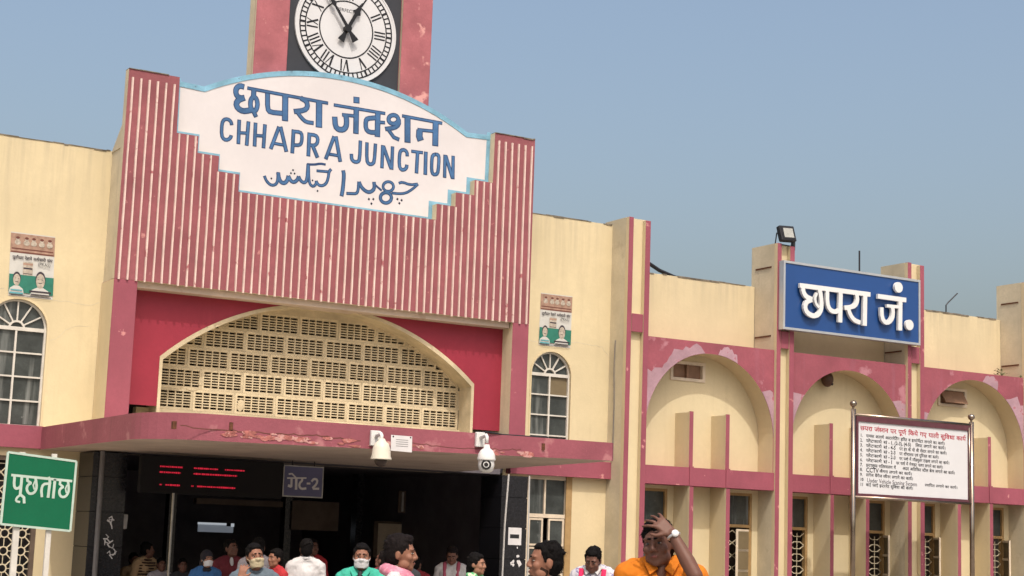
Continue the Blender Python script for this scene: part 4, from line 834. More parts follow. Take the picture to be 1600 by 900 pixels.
poster(5.295, 5.895, 4.69, 5.56, 'torn political poster with two portraits on the wall left of the portal', -1)
poster(13.685, 14.285, 4.77, 5.615, 'political poster with two portraits on the wall right of the portal', .5)

# ------------------------------------------------------------------ information board on chromed posts
IB = empty('information_board', (20.05, 20.92, 0), 'white notice board listing works in Hindi on two steel posts before the wing', 'notice board')
BY = 20.92; bx0, bx1, bz0, bz1 = 18.80, 21.48, 2.585, 3.915
for x in (18.80, 21.50):
    zt = 4.02 if x < 20 else 3.98
    p = MB().tube([(x, BY, 0), (x, BY, zt)], .042, 14).build('post', M['brass'], IB, smooth=True)
    MB().tube([(x, BY, zt), (x, BY, zt+.05)], [.02, .02], 10).build('neck', M['brass'], p)
    MB().ell((x, BY, zt+.085), (.06, .06, .055)).build('ball_finial', M['brass'], p, smooth=True)
fr = MB().plate(rect(bx0+.045, bx1-.02, bz0, bz1), BY-.03, BY+.03, [rect(bx0+.09, bx1-.085, bz0+.05, bz1-.095)]).build('frame', M['maroontrim'], IB)
for z in (bz0-.012, bz1+.012): MB().tube([(bx0+.04, BY-.012, z), (bx1-.02, BY-.012, z)], .026, 10).build('rail', M['brass'], fr, smooth=True)
MB().tube([(bx1-.062, BY-.03, bz0+.02), (bx1-.062, BY-.03, bz1-.04)], .016, 8).build('rail', M['brass'], fr, smooth=True)
MB().box(bx0+.085, bx1-.08, BY-.012, BY+.012, bz0+.045, bz1-.09).build('panel', M['boardwhite'], IB)
RB = math.radians(-.9)
tx = bx0+.14; bw = bx1-bx0-.31; ty = BY-.0135
hindi('छपरा जंक्शन पर पूर्ण किये गए यात्री सुविधा कार्य', .185, tx, ty, bz1-.235, M['redprint'], IB, 'title_line', bw+.04, RB, .014)
LINES = [('1.', 'समस्त अलार्म अल्टरनेटिंग हरित व इन्फोर्मेटर लगाने का कार्य।', .85), ('2.', 'प्लेटफार्म सं', .22), ('3.', 'प्लेटफार्म सं', .22), ('4.', 'प्लेटफार्म सं', .22), ('5.', 'प्लेटफार्म सं', .22), ('6.', 'प्लेटफार्म सं', .22), ('7.', 'इन्टरलूक्ड प्रतिक्षालय में 20 अदद अतिरिक्त स्टील बेन्च लगाने का कार्य।', .96), ('8.', 'CCTV', .2), ('9.', 'लगेज बैगेज स्कैनर लगाने का कार्य।', .50), ('10', 'Under', .5), ('11', 'वाई फाई इन्टरनेट सुविधा का कार्य।', .50)]
TAIL = {2: ('- 1, (2-3), (4-5)', 'लिफ्ट लगाने का कार्य।', .35, .34), 3: ('- 4-5', 'पर हर के पी वी शेल्टर लगाने का कार्य।', .14, .53), 4: ('- 2-3', 'पर शौचालय एवं यूरिनल का कार्य।', .14, .44), 5: ('- 2-3', 'पर फर्श में मॉडयूलर टाइल्स लगाने का कार्य।', .14, .56), 6: ('- 1', 'पर फर्श में ग्रेनाइट पत्थर लगाने का कार्य।', .10, .52)}
lh = (bz1-bz0-.44)/11
for i, (num, s, wf) in enumerate(LINES):
    z = bz1-.345-lh*i; zx = lambda u: z+math.tan(RB)*(u*bw)
    latin(num, .075, tx, ty, z, M['blackprint'], IB, 'line_number', bold=.0015)
    x = tx+.13; bw2 = bw-.13
    if s == 'CCTV':
        latin('CCTV', .11, x, ty, z-.01, M['blackprint'], IB, 'text_line', bold=.002, roll=RB, sx=.95); hindi('कैमरा लगाने का कार्य।', .12, x+.30, ty, zx(.12), M['blackprint'], IB, 'text_line', .28*bw2+.1, RB, .012)
    elif s == 'Under':
        latin('Under Vehicle Scaning System', .10, x+.02, ty, z-.015, M['pdark'], IB, 'text_line', roll=RB, sx=.92); hindi('स्थापित लगाने का कार्य।', .11, x+1.32, ty, zx(.58), M['blackprint'], IB, 'text_line', .34*bw2, RB, .012)
    else:
        hindi(s, .125, x, ty, z, M['blackprint'], IB, 'text_line', wf*bw2*.94, RB, .012)
        if i+1 in TAIL:
            a, b, w1, w2 = TAIL[i+1]; xx = x+wf*bw2
            latin(a, .085, xx, ty, z+math.tan(RB)*.5, M['blackprint'], IB, 'text_line', bold=.0015, roll=RB)
            hindi(b, .125, xx+w1*bw2*.78, ty, z+math.tan(RB)*.8, M['blackprint'], IB, 'text_line', w2*bw2*.92, RB, .012)

# ------------------------------------------------------------------ green enquiry sign
GS = empty('enquiry_sign', (4.46, 17.0, 0), 'green square sign with white Hindi lettering on two pale posts at left', 'sign')
q = [(4.105, 1.645), (4.805, 1.60), (4.815, 2.305), (4.12, 2.36)]
MB().plate(q, 17.0, 17.012).build('panel', M['green'], GS)
mb = MB(); qq = q+[q[0]]
for k in range(4): stroke(mb, [qq[k], qq[k+1]], .022, 16.996-.0004*k, 17.014)
mb.build('frame', M['greenwhite'], GS)
lettering(GREEN_S, GS, 16.9985, M['greenwhite'], None, 0)
MB().box(4.24, 4.30, 17.02, 17.06, 0, 2.37).build('post', M['white'], GS); MB().box(4.57, 4.62, 17.02, 17.06, 0, 2.37).build('post', M['white'], GS)
MB().tube([(4.10, 17.3, 0), (4.12, 17.3, 1.75)], .03, 10).build('wooden_post', M['wood'], label='ochre wooden post standing just left of the green sign', cat='post')

# ------------------------------------------------------------------ things on and under the canopy
def cam_mount(o, x, y, z):
    MB().box(x-.06, x+.06, 17.80, 17.848, z-.09, z+.09).build('wall_plate', M['camwhite2'], o, bevel=.006)
    MB().tube([(x, 17.8, z+.02), (x, y+.02, z+.05), (x, y, z+.03), (x, y, z-.05)], .022, 10).build('arm', M['camwhite2'], o, smooth=True)
CA = empty('security_camera', (8.58, 17.65, 2.5), 'cream bell-shaped dome camera on the canopy edge left of the paper notice', 'camera', 'security cameras on the canopy')
cam_mount(CA, 8.575, 17.65, 2.80)
MB().lathe([(.0, .30), (.035, .30), (.05, .27), (.085, .24), (.105, .18), (.112, .10), (.125, .065), (.125, .055), (.10, .055), (0, .056)], (8.58, 17.65, 2.49), 28).build('housing', M['camwhite'], CA, smooth=True)
MB().ell((8.58, 17.65, 2.535), (.078, .078, .075)).build('dome', M['dome'], CA, smooth=True)
CB = empty('security_camera', (10.0, 17.65, 2.46), 'white ball-shaped moving camera with black lens ring hanging from the canopy edge at right', 'camera', 'security cameras on the canopy')
cam_mount(CB, 9.995, 17.65, 2.87)
MB().lathe([(0, .345), (.03, .345), (.04, .30), (.075, .275), (.10, .23), (.112, .17), (.112, .155), (.105, .15), (0, .15)], (9.998, 17.65, 2.46), 28).build('housing', M['camwhite2'], CB, smooth=True)
MB().lathe([(.098, .15), (.10, .09), (.085, .03), (.05, .004), (0, .0)], (9.998, 17.65, 2.46), 28).build('ball', M['camwhite2'], CB, smooth=True)
Vd = Vector((-9.998, -17.65, .5)).normalized()
cc = Vector((9.998, 17.65, 2.555)); e1 = Vector((0, 0, 1)).cross(Vd).normalized(); e2 = Vd.cross(e1)
def disc(c, r, th, m, nm, par, sx=1.): 
    MB().tube([tuple(c), tuple(c+Vd*th)], r, 20).build(nm, m, par)
disc(cc+Vd*.086, .062, .018, M['lens'], 'face_plate', CB); disc(cc+Vd*.10, .036, .01, M['camwhite2'], 'lens_ring', CB); disc(cc+Vd*.106, .026, .008, M['lens'], 'lens', CB)
NO = empty('paper_notice', (8.935, 17.84, 2.67), 'sheet of white paper pinned to the pink canopy edge between the cameras', 'notice')
MB().plate([(8.795, 2.668), (9.076, 2.662), (9.072, 2.852), (8.79, 2.855)], 17.836, 17.84).build('sheet', M['paper'], NO)
for z in (2.80, 2.775, 2.75, 2.725): MB().box(8.86, 9.02, 17.8345, 17.8355, z, z+.006).build('text_line', M['pipe'], NO)
for x in (8.82, 9.05): MB().ell((x, 17.834, 2.838), (.01, .006, .01), 8, 6).build('pin', M['darkmetal'], NO)
MB().tube([(9.98, 17.83, 2.955), (10.1, 17.82, 2.97), (10.35, 17.86, 2.955), (10.8, 17.87, 2.955), (11.0, 17.86, 2.96)], .009, 6).build('cable', M['darkmetal'], label='black cable lying along the canopy edge beside the white camera', cat='cable')

GT = empty('gate_sign', (9.31, 21.6, 2.16), 'small violet-blue Hindi gate number two sign hanging under the canopy', 'sign')
MB().box(9.02, 9.61, 21.60, 21.63, 2.165, 2.585).build('panel', M['gateblue'], GT)
MB().plate(rect(9.012, 9.618, 2.157, 2.593), 21.594, 21.632, [rect(9.028, 9.602, 2.173, 2.577)]).build('frame', M['steel'], GT)
lettering([[n_, [[q_[0]*1.1]+q_[1:] for q_ in st_]] for n_, st_ in GATE_S], GT, 21.5985, M['paper'], None, 0)
for x in (9.15, 9.48): MB().tube([(x, 21.615, 2.58), (x, 21.615, 2.66)], .008, 6).build('hanger', M['darkmetal'], GT)
LD = empty('led_display', (7.9, 21.55, 2.1), 'black electronic display with red lit train lines beneath the canopy', 'display')
MB().box(6.95, 8.97, 21.5, 21.6, 2.12, 2.62).build('case', M['black'], LD, bevel=.01)
rg = random.Random(11)
for (z, segs) in ((2.475, ((7.21, 7.52), (7.68, 8.02), (8.12, 8.4))), (2.40, ((7.21, 7.5), (7.68, 8.30))), (2.235, ((7.22, 7.25), (7.30, 7.5), (7.66, 7.69), (7.74, 8.28)))):
    mb = MB()
    for a, b in segs:
        x = a
        while x < b:
            wd = rg.uniform(.010, .03); hh = rg.uniform(.6, 1)*.024
            mb.box(x, min(b, x+wd), 21.496, 21.4995, z-hh/2, z+hh/2); x += wd+rg.uniform(.004, .012)
    tag(mb.build('lit_line', M['led'], LD), kind='stuff')
LCW = empty('lit_counter_window', (10.85, 29.0, 1.6), 'dim bluish lit counter window deep inside the dark hall', 'window')
MB().box(10.52, 11.18, 29.0, 29.05, 1.63, 1.76).build('pane', M['lamp'], LCW)
MB().box(10.51, 11.04, 28.99, 29.04, 1.762, 1.80).build('lit_strip', M['lampstrip'], LCW); MB().box(11.13, 11.19, 28.99, 29.04, 1.74, 1.80).build('lit_strip', M['lampstrip'], LCW); MB().box(11.045, 11.125, 28.985, 29.04, 1.745, 1.80).build('bracket', M['darkmetal'], LCW)
TB = empty('tube_light', (12.56, 25, 2.06), 'unlit vertical tube light on the dark hall wall', 'lamp'); MB().box(12.50, 12.63, 24.97, 25.0, 2.06, 2.42).build('fitting', M['hallbrown'], TB); MB().tube([(12.565, 24.95, 2.08), (12.565, 24.95, 2.40)], .02, 8).build('tube', M['pipewhite'], TB)
MB().tube([(7.248, 21.0, 0), (7.248, 21.0, 2.12)], .016, 8).build('barrier_pole', M['steel'], label='thin steel pole standing in the entrance below the red display', cat='pole')
MB().tube([(6.555, 21.93, 2.65), (6.56, 21.93, 1.95), (6.566, 21.93, 0)], .035, 10).build('conduit', M['pipe'], label='grey conduit running down the left black granite pillar', cat='conduit')
MB().tube([(12.70, 21.72, 2.65), (12.66, 21.72, 1.9), (12.63, 21.72, 0)], .014, 8).build('white_pipe', M['pipewhite'], label='thin white pipe running down before the right black granite pillar', cat='pipe')
MB().tube([(13.19, 21.93, 2.65), (13.21, 21.93, 1.4), (13.22, 21.93, 0)], .012, 6).build('cable', M['pipewhite'], label='pale cable on the right corner of the right granite pillar', cat='cable')
PN = empty('pillar_notice', (12.97, 21.94, 1.3), 'white printed paper on the right black granite pillar', 'notice')
MB().box(12.86, 13.09, 21.944, 21.948, 1.60, 1.86).build('sheet', M['paper'], PN); MB().box(12.89, 13.05, 21.942, 21.9435, 1.70, 1.76).build('heading', M['blackprint'], PN)
mb = MB(); rg = random.Random(4)
for k in range(16):
    x, z = rg.uniform(12.88, 13.08), rg.uniform(1.30, 1.57); s = rg.uniform(.012, .035)
    if x > 13.02 or rg.random() < .5: mb.plate([(x+s*rg.uniform(.5, 1.2)*math.cos(t), z+s*rg.uniform(.6, 1.8)*math.sin(t)) for t in [2*PI*i/7 for i in range(7)]], 21.946-.0002*k, 21.949)
mb.build('torn_poster_scraps', M['paper'], label='torn white poster scraps below the paper on the right granite pillar', cat='poster')
mb = MB(); rg = random.Random(9)
for k in range(13):
    x, z = 6.66+rg.random()*.17, 1.27+rg.random()*.5; q = [(x, z)]
    for i in range(3): q.append((q[-1][0]+rg.uniform(-.05, .05), q[-1][1]+rg.uniform(-.06, .06)))
    stroke(mb, q, rg.uniform(.008, .018), 21.9465-.0002*k, 21.949)
mb.build('torn_poster_scraps', M['paper'], label='torn white poster scraps on the left granite pillar', cat='poster')
MB().plate([(6.925, 1.63), (7.07, 1.64), (7.075, 1.83), (6.93, 1.84)], 22.3, 22.305).build('hall_notice', M['paper'], label='small white paper notice just inside the hall beside the left pillar', cat='notice')
MB().box(12.62, 13.15, 25.93, 25.945, 1.35, 1.88).build('hall_notice_board', M['frame'], label='pale notice board on the far hall wall behind the scarfed man', cat='board')

# ------------------------------------------------------------------ people
def hm(name, c, rough=.7, **k): return mat(name, c, rough, k.pop('var', .10), k.pop('scale', 12), k.pop('bump', .25), k.pop('bscale', 60), **k)
SK = {'a': hm('skin_brown', (.22, .098, .060), .6, var=.06, bump=.1), 'b': hm('skin_dark', (.125, .055, .037), .55, var=.06, bump=.1), 'c': hm('skin_tan', (.27, .13, .082), .6, var=.06, bump=.1)}
HAIR = hm('black_hair', (.006, .005, .005), .75, bump=.4, bscale=140, spec=.07); HAIRG = hm('dark_brown_hair', (.011, .008, .008), .75, bump=.4, bscale=140, spec=.07)
STUB = hm('short_beard', (.035, .019, .014), .8, bump=.6, bscale=160, spec=.08); EYEW = hm('eye_white', (.26, .22, .19), .3, var=0, bump=0); LIP = hm('lip', (.16, .05, .04), .5, var=.05)
def cloth(name, c, **k): return hm(name, c, .85, scale=k.pop('scale', 7), bump=.5, bscale=k.pop('bscale', 14), **k)
CL = {'trouser': cloth('dark_trousers', (.03, .032, .04)), 'jeans': cloth('blue_trousers', (.04, .06, .11)), 'shoe': cloth('black_shoes', (.02, .018, .017))}
from mathutils import noise as mnoise
def remesh(mb, voxel, name, m, parent, smooth=4, disp=0, dscale=9., seed=0.):
    me = bpy.data.meshes.new(name); me.from_pydata(mb.v, [], mb.f); o = bpy.data.objects.new(name, me); COL.objects.link(o)
    md = o.modifiers.new('r', 'REMESH'); md.mode = 'VOXEL'; md.voxel_size = voxel; md.use_smooth_shade = True
    s = o.modifiers.new('s', 'SMOOTH'); s.iterations = smooth; s.factor = .5
    dg = bpy.context.evaluated_depsgraph_get(); me2 = bpy.data.meshes.new_from_object(o.evaluated_get(dg)); bpy.data.objects.remove(o)
    if disp:
        import numpy as np
        nv = len(me2.vertices); co_ = np.empty(nv*3, 'f'); no_ = np.empty(nv*3, 'f'); me2.vertices.foreach_get('co', co_); me2.vertex_normals.foreach_get('vector', no_)
        dd = np.empty(nv, 'f')
        for i_, p in enumerate(map(Vector, co_.reshape(-1, 3).tolist())):
            n1 = mnoise.noise(Vector((p.x*dscale+seed, p.y*dscale, p.z*dscale*.8))); n2 = mnoise.noise(Vector((p.x*dscale*2.3, p.y*dscale*2.3+seed, p.z*dscale*1.6)))
            dd[i_] = disp*(n1+.55*(1-2*abs(n2)))
        me2.vertices.foreach_set('co', co_+no_*np.repeat(dd, 3))
    me2.name = name; me2.materials.clear(); me2.materials.append(m)
    me2.polygons.foreach_set('use_smooth', [True]*len(me2.polygons))
    return link(name, me2, parent)
def caps(mb, p, q, r0, r1, n=12):
    p, q = Vector(p), Vector(q); d = (q-p); L = d.length; d.normalize()
    prof = [(p-d*r0*math.cos(t), r0*math.sin(t)) for t in (.08, .5, 1.0, 1.45)]+[(q+d*r1*math.sin(t), r1*math.cos(t)) for t in (0.1, .55, 1.05, 1.5)]
    mb.tube([tuple(a) for a, b in prof], [b for a, b in prof], n)
def chain(mb, pts, rs):
    for i in range(len(pts)-1): caps(mb, pts[i], pts[i+1], rs[i], rs[i+1])
def hand_mesh(mb, wrist, d, palm_n, side, curl=.35, spread=.12, scale=1.):
    """palm plus five fingers; d = pointing direction, palm_n = the way the palm faces, side = +1/-1 which edge the thumb leaves"""
    d = Vector(d).normalized(); n_ = Vector(palm_n); n_ = (n_-d*n_.dot(d)).normalized(); t = d.cross(n_)*side; w = Vector(wrist); s = scale
    for k in range(4):
        off = (-.030+.020*k)*s
        caps(mb, w+d*.01+t*off*.6, w+d*.085*s+t*off, .014*s, .0125*s, 8)
    for k, ln in enumerate((.060, .078, .085, .076)):
        off = (-.031+.0207*k)*s; b = w+d*.088*s+t*off; dd = (d+t*spread*(k-1.5)*.55).normalized()
        m1 = b+(dd*math.cos(curl*.6)+n_*math.sin(curl*.6))*ln*.5*s; m2 = m1+(dd*math.cos(curl*1.3)+n_*math.sin(curl*1.3))*ln*.3*s; m3 = m2+(dd*math.cos(curl*1.9)+n_*math.sin(curl*1.9))*ln*.25*s
        chain(mb, [b, m1, m2, m3], [.0098*s, .0090*s, .0082*s, .0070*s])
    b = w+d*.03*s+t*.03*s; m1 = b+(t*.75+d*.6+n_*.25).normalized()*.045*s; m2 = m1+(t*.35+d*.9+n_*.3).normalized()*.03*s
    chain(mb, [b, m1, m2], [.013*s, .011*s, .008*s])
def person(label, x, y, H, yaw=0, head=(0, 0, 0), skin='a', hair='short', hairmat=None, shirt=None, trouser='trouser', sleeve='short', mask=None, extras=(), arms=None, vox=.010, girth=1., group='people at the station entrance', beard=None, female=False, drop=(0, -.010, -.022)):
    s = (H-drop[2]*.5)/1.735; th = math.atan2(-x, y)+math.radians(yaw)
    root = empty('person', (x, y, 0), label, 'person', group, rz=th); root.scale = (s, s, s)
    Rh = Matrix.Rotation(math.radians(head[0]), 3, 'Z') @ Matrix.Rotation(math.radians(head[1]), 3, 'X') @ Matrix.Rotation(math.radians(head[2]), 3, 'Y')
    PV = Vector((0, .012, 1.50))
    DR = Vector(drop)
    hp = lambda p: PV+DR+Rh @ (Vector(p)-PV)
    b = MB(); g = girth; sh = .175 if female else .19
    def torso(mb, e=0.):
        mb.ell((0, .0, 1.26), (.158*g+e, .098*g+e, .17+e), 20, 12); mb.ell((0, -.005, 1.08), (.142*g+e, .098*g+e, .17), 20, 12); mb.ell((0, .0, .93), (.155*g+e, .105*g+e, .13+e), 20, 12)
        caps(mb, (-sh+.045, .005, 1.385), (sh-.045, .005, 1.385), .058+e, .058+e)
        for q in (-1, 1):
            caps(mb, (q*.02, .022, 1.455), (q*(sh-.06), .008, 1.405), .042+e*.7, .050+e); mb.ell((q*.075, -.055, 1.30), (.075+e, .055+e, .075+e))
            if female: mb.ell((q*.07, -.085, 1.25), (.06+e, .055+e, .06+e))
    torso(b)
    chain(b, [(0, .012, 1.38), (0, .012, 1.45), tuple(hp((0, .0, 1.53)))], [.058, .053, .050])
    H_ = lambda c, r, nu=16, nv=12: b.ell(tuple(hp(c)), r, nu, nv, rot=Rh)
    H_((0, .006, 1.625), (.075, .095, .105), 22, 16); H_((0, -.026, 1.555), (.060, .064, .068)); H_((0, -.070, 1.513), (.024, .020, .020)); H_((0, -.05, 1.52), (.045, .04, .025))
    for q in (-1, 1):
        H_((q*.030, -.080, 1.641), (.028, .014, .010)); H_((q*.043, -.060, 1.585), (.026, .028, .028)); H_((q*.014, -.096, 1.579), (.010, .012, .009)); H_((q*.079, .014, 1.600), (.008, .020, .032)); H_((q*.05, -.03, 1.54), (.018, .04, .03))
    caps(b, hp((0, -.087, 1.632)), hp((0, -.108, 1.586)), .0095, .0135, 8)
    H_((0, -.088, 1.5525), (.023, .011, .0065)); H_((0, -.086, 1.541), (.020, .012, .0075))
    A = arms or {}
    aj = {}
    for q in (-1, 1):
        el, wr = A.get(q, ((q*.235, .03, 1.10), (q*.225, -.06, .86)))[:2]
        sho = (q*(sh-.01), .005, 1.375); aj[q] = (sho, el, wr)
        mid = Vector(el).lerp(Vector(wr), .35)
        chain(b, [sho, tuple(Vector(sho).lerp(Vector(el), .45)), el, tuple(mid), wr], [.052, .046, .040, .042, .028])
        hd = A[q][2] if q in A and len(A[q]) > 2 else ((0, -.15, -1), (-q, 0, 0), .5, .1)
        hand_mesh(b, wr, hd[0], hd[1], q if len(hd) < 5 else hd[4], hd[2], hd[3])
        chain(b, [(q*.085, .0, .90), (q*.095, -.012, .50), (q*.095, .015, .09)], [.082, .056, .040]); caps(b, (q*.095, .035, .045), (q*.105, -.13, .035), .038, .030)
    body = remesh(b, vox, 'body', SK[skin], root, 3)
    hmat = hairmat or HAIR
    lips = MB()
    for q in (-1, 1):
        small = MB(); iris = MB(); brow = MB()
        small.ell(tuple(hp((q*.031, -.0775, 1.616))), (.0120, .0085, .0048), 10, 8, rot=Rh); iris.ell(tuple(hp((q*.031, -.0842, 1.6165))), (.0066, .0035, .0058), 8, 6, rot=Rh)
        caps(brow, hp((q*.013, -.0925, 1.641)), hp((q*.048, -.082, 1.643)), .0056, .0036, 6)
        small.build_local('eye', EYEW, root); iris.build_local('iris', M['lens'], root); brow.build_local('eyebrow', hmat, root)
    if mask is None:
        lips.ell(tuple(hp((0, -.0935, 1.5475))), (.019, .0075, .0072), 10, 8, rot=Rh); lips.build_local('lips', LIP, root)
    # hair
    hb = MB(); HH = lambda c, r: hb.ell(tuple(hp(c)), r, 20, 14, rot=Rh)
    if hair in ('short', 'crop', 'long', 'thick'):
        k = {'short': .003, 'crop': .0, 'long': .006, 'thick': .006}[hair]
        HH((0, .022, 1.650), (.078+k, .092+k, .096+k)); HH((0, .040, 1.605), (.074+k, .075+k, .085)); HH((0, -.024, 1.700), (.056+k, .050+k, .027+k))
        for q in (-1, 1): caps(hb, hp((q*.066, -.020, 1.665)), hp((q*.070, -.012, 1.615)), .018, .008, 8)
        if hair == 'long': HH((0, .075, 1.55), (.06, .05, .12)); hb.ell((0, .085, 1.36), (.055, .035, .16), 14, 10)
        if hair == 'thick': HH((.006, -.035, 1.715), (.060, .045, .028))
        for i in range(26):
            a = rng.uniform(0, 2*PI); e = rng.uniform(.2, 1.3); p = Vector((.074*math.cos(a)*math.cos(e), .03+.085*math.sin(a)*math.cos(e), 1.655+.085*math.sin(e)))
            if p.y > -.055: hb.ell(tuple(hp(p)), (.016, .018, .013), 8, 6)
    elif hair == 'veil':
        HH((0, .018, 1.640), (.092, .105, .112)); HH((0, .055, 1.54), (.090, .075, .13)); hb.ell((0, .02, 1.42), (.13, .09, .07), 18, 10)
    if hair: hob = remesh(hb, .0055 if vox < .009 else .0075, 'veil' if hair == 'veil' else 'hair', hmat, root, 2, .004, 55. if hair != 'veil' else 16., x)
    if hair and hair != 'veil' and vox < .009:          # loose strands over the scalp
        rg = random.Random(int(x*977)); hv = hob.data.vertices; hn = hob.data.vertex_normals; sb = MB()
        for _ in range(900):
            i = rg.randrange(len(hv)); p = Vector(hv[i].co); n_ = Vector(hn[i].vector)
            fl = Rh @ Vector((rg.uniform(-.5, .5), .55, -.75)); fl = (fl-n_*fl.dot(n_)*.8).normalized(); ln = rg.uniform(.010, .026)
            sd = n_.cross(fl)*.0016; tip = p+fl*ln+n_*ln*rg.uniform(.05, .45); base = p-n_*.003
            sb.add([base-sd, base+sd, tip, base+n_*.003], [(0, 1, 2), (1, 3, 2), (3, 0, 2)])
        tag(sb.build_local('hair_strands', hmat, root, False), kind='stuff')
    if beard:
        mb = MB()
        if 'm' in beard: caps(mb, hp((0, -.098, 1.562)), hp((-.026, -.088, 1.555)), .0065, .004, 8); caps(mb, hp((0, -.098, 1.562)), hp((.026, -.088, 1.555)), .0065, .004, 8)
        if 'b' in beard:
            mb.ell(tuple(hp((0, -.056, 1.517))), (.043, .036, .022), 16, 10, rot=Rh)
            for q in (-1, 1): mb.ell(tuple(hp((q*.0535, -.018, 1.552))), (.0105, .036, .040), 12, 10, rot=Rh)
        remesh(mb, .005, 'facial_hair', STUB if 'b' in beard else hmat, root, 2)
    if mask and mask != 'none':
        me_ = body.data; Ri = Rh.inverted(); pl_ = [PV+Ri @ (v.co-PV-DR) for v in me_.vertices]; nr_ = [v.vector.copy() for v in me_.vertex_normals]; ids = {}; V_ = []; F_ = []
        for f in me_.polygons:
            vs_ = f.vertices; c_ = sum((pl_[i] for i in vs_), Vector())/len(vs_)
            if c_.y < -.030 and abs(c_.x) < .064 and 1.508 < c_.z < 1.600-.22*max(0, abs(c_.x)-.012):
                for i in vs_:
                    if i not in ids: ids[i] = len(V_); V_.append(tuple(me_.vertices[i].co+nr_[i]*.0085))
                F_.append(tuple(ids[i] for i in vs_))
        mm = bpy.data.meshes.new('face_mask'); mm.from_pydata(V_, [], F_); mo = bpy.data.objects.new('face_mask', mm); COL.objects.link(mo)
        sm_ = mo.modifiers.new('s', 'SMOOTH'); sm_.iterations = 7; sm_.factor = .5; so_ = mo.modifiers.new('t', 'SOLIDIFY'); so_.thickness = .003
        m2 = bpy.data.meshes.new_from_object(mo.evaluated_get(bpy.context.evaluated_depsgraph_get())); bpy.data.objects.remove(mo); m2.materials.clear(); m2.materials.append(mask)
        m2.polygons.foreach_set('use_smooth', [True]*len(m2.polygons)); link('face_mask', m2, root)
        for q in (-1, 1):
            st = MB(); st.tube([tuple(hp((q*.060, -.05, 1.57))), tuple(hp((q*.083, .0, 1.60)))], .0025, 6); st.build_local('mask_loop', mask, root)
    # clothes
    cb = MB(); torso(cb, .017)
    for q in (-1, 1):
        sho, el, wr = aj[q]; e = Vector(sho).lerp(Vector(el), .82)
        if sleeve == 'short': chain(cb, [sho, tuple(Vector(sho).lerp(Vector(el), .5)), tuple(e)], [.069, .064, .060])
        else: chain(cb, [sho, tuple(Vector(sho).lerp(Vector(el), .5)), el, tuple(Vector(el).lerp(Vector(wr), .85))], [.069, .060, .052, .042])
    if female: cb.ell((0, 0, .78), (.19, .14, .25), 20, 12)
    remesh(cb, vox*1.1, 'shirt', shirt, root, 4, .013, 9., x*3)
    co = MB(); ring = [(.064*math.cos(t), .016+.060*math.sin(t), 1.463+.016*math.sin(t)) for t in [2*PI*k/18 for k in range(19)]]
    co.tube(ring, .015, 8); remesh(co, .007, 'collar', shirt, root, 2)
    tb = MB(); tb.ell((0, 0, .93), (.168*g, .118*g, .12), 18, 12)
    for q in (-1, 1): chain(tb, [(q*.085, 0, .88), (q*.095, -.01, .50), (q*.095, .012, .10)], [.096, .075, .064])
    remesh(tb, .014, 'trousers', CL[trouser], root, 4)
    fb = MB()
    for q in (-1, 1): caps(fb, (q*.095, .04, .048), (q*.105, -.145, .040), .046, .038)
    remesh(fb, .012, 'shoes', CL['shoe'], root, 3)
    for kind, m in extras:
        e = MB()
        if kind == 'scarf':
            ring = [(.098*math.cos(t), .012+.092*math.sin(t), 1.452+.028*math.sin(t)) for t in [2*PI*k/22 for k in range(23)]]; e.tube(ring, .036, 10); ring = [(.080*math.cos(t), .012+.076*math.sin(t), 1.485+.022*math.sin(t)) for t in [2*PI*k/22 for k in range(23)]]; e.tube(ring, .022, 10)
            chain(e, [(.075, -.07, 1.43), (.085, -.135, 1.28), (.075, -.13, 1.05)], [.034, .032, .030]); remesh(e, .010, 'scarf', m, root, 3)
        elif kind == 'stole':
            for q in (-1, 1):
                chain(e, [(q*.085, .06, 1.47), (q*.10, -.03, 1.455), (q*.09, -.125, 1.30), (q*.085, -.13, 1.0)], [.030, .032, .026, .024])
            remesh(e, .010, 'stole', m, root, 3)
        elif kind == 'straps':
            for q in (-1, 1):
                pts = [(q*.115, .10, 1.38), (q*.120, .04, 1.462), (q*.115, -.055, 1.440), (q*.11, -.128, 1.30), (q*.13, -.12, 1.12)]
                V = []; F = []
                for (a_, b_, c_) in pts: V += [(a_-.024, b_-.008, c_+.006), (a_+.024, b_-.008, c_+.006), (a_+.024, b_+.004, c_-.006), (a_-.024, b_+.004, c_-.006)]
                for i in range(len(pts)-1): F += [(4*i+j, 4*i+(j+1) % 4, 4*i+4+(j+1) % 4, 4*i+4+j) for j in range(4)]
                MB().add(V, F).build_local('bag_strap', m, root)
            e.ell((0, .19, 1.22), (.15, .09, .21), 18, 12); remesh(e, .015, 'backpack', m, root, 3)
        elif kind == 'watch':
            sho, el, wr = aj[m[1]]; d = (Vector(wr)-Vector(el)).normalized(); c = Vector(wr)-d*.012; u = d.cross(Vector((0, 0, 1))).normalized(); v = d.cross(u)
            e.tube([tuple(c+(u*math.cos(t)+v*math.sin(t))*.031) for t in [2*PI*k/16 for k in range(17)]], .0075, 8); o_ = e.build_local('watch_band', M['alu'], root)
            out = Vector((.35, -.93, .1)).normalized(); out = (out-d*out.dot(d)).normalized(); MB().tube([tuple(c+out*.028), tuple(c+out*.040)], .019, 14).build_local('watch_face', M['signwhite'], root)
        elif kind == 'undershirt':
            e.ell((0, -.058, 1.39), (.030, .050, .085), 14, 10); remesh(e, .009, 'undershirt', m, root, 2)
        elif kind == 'flaps':
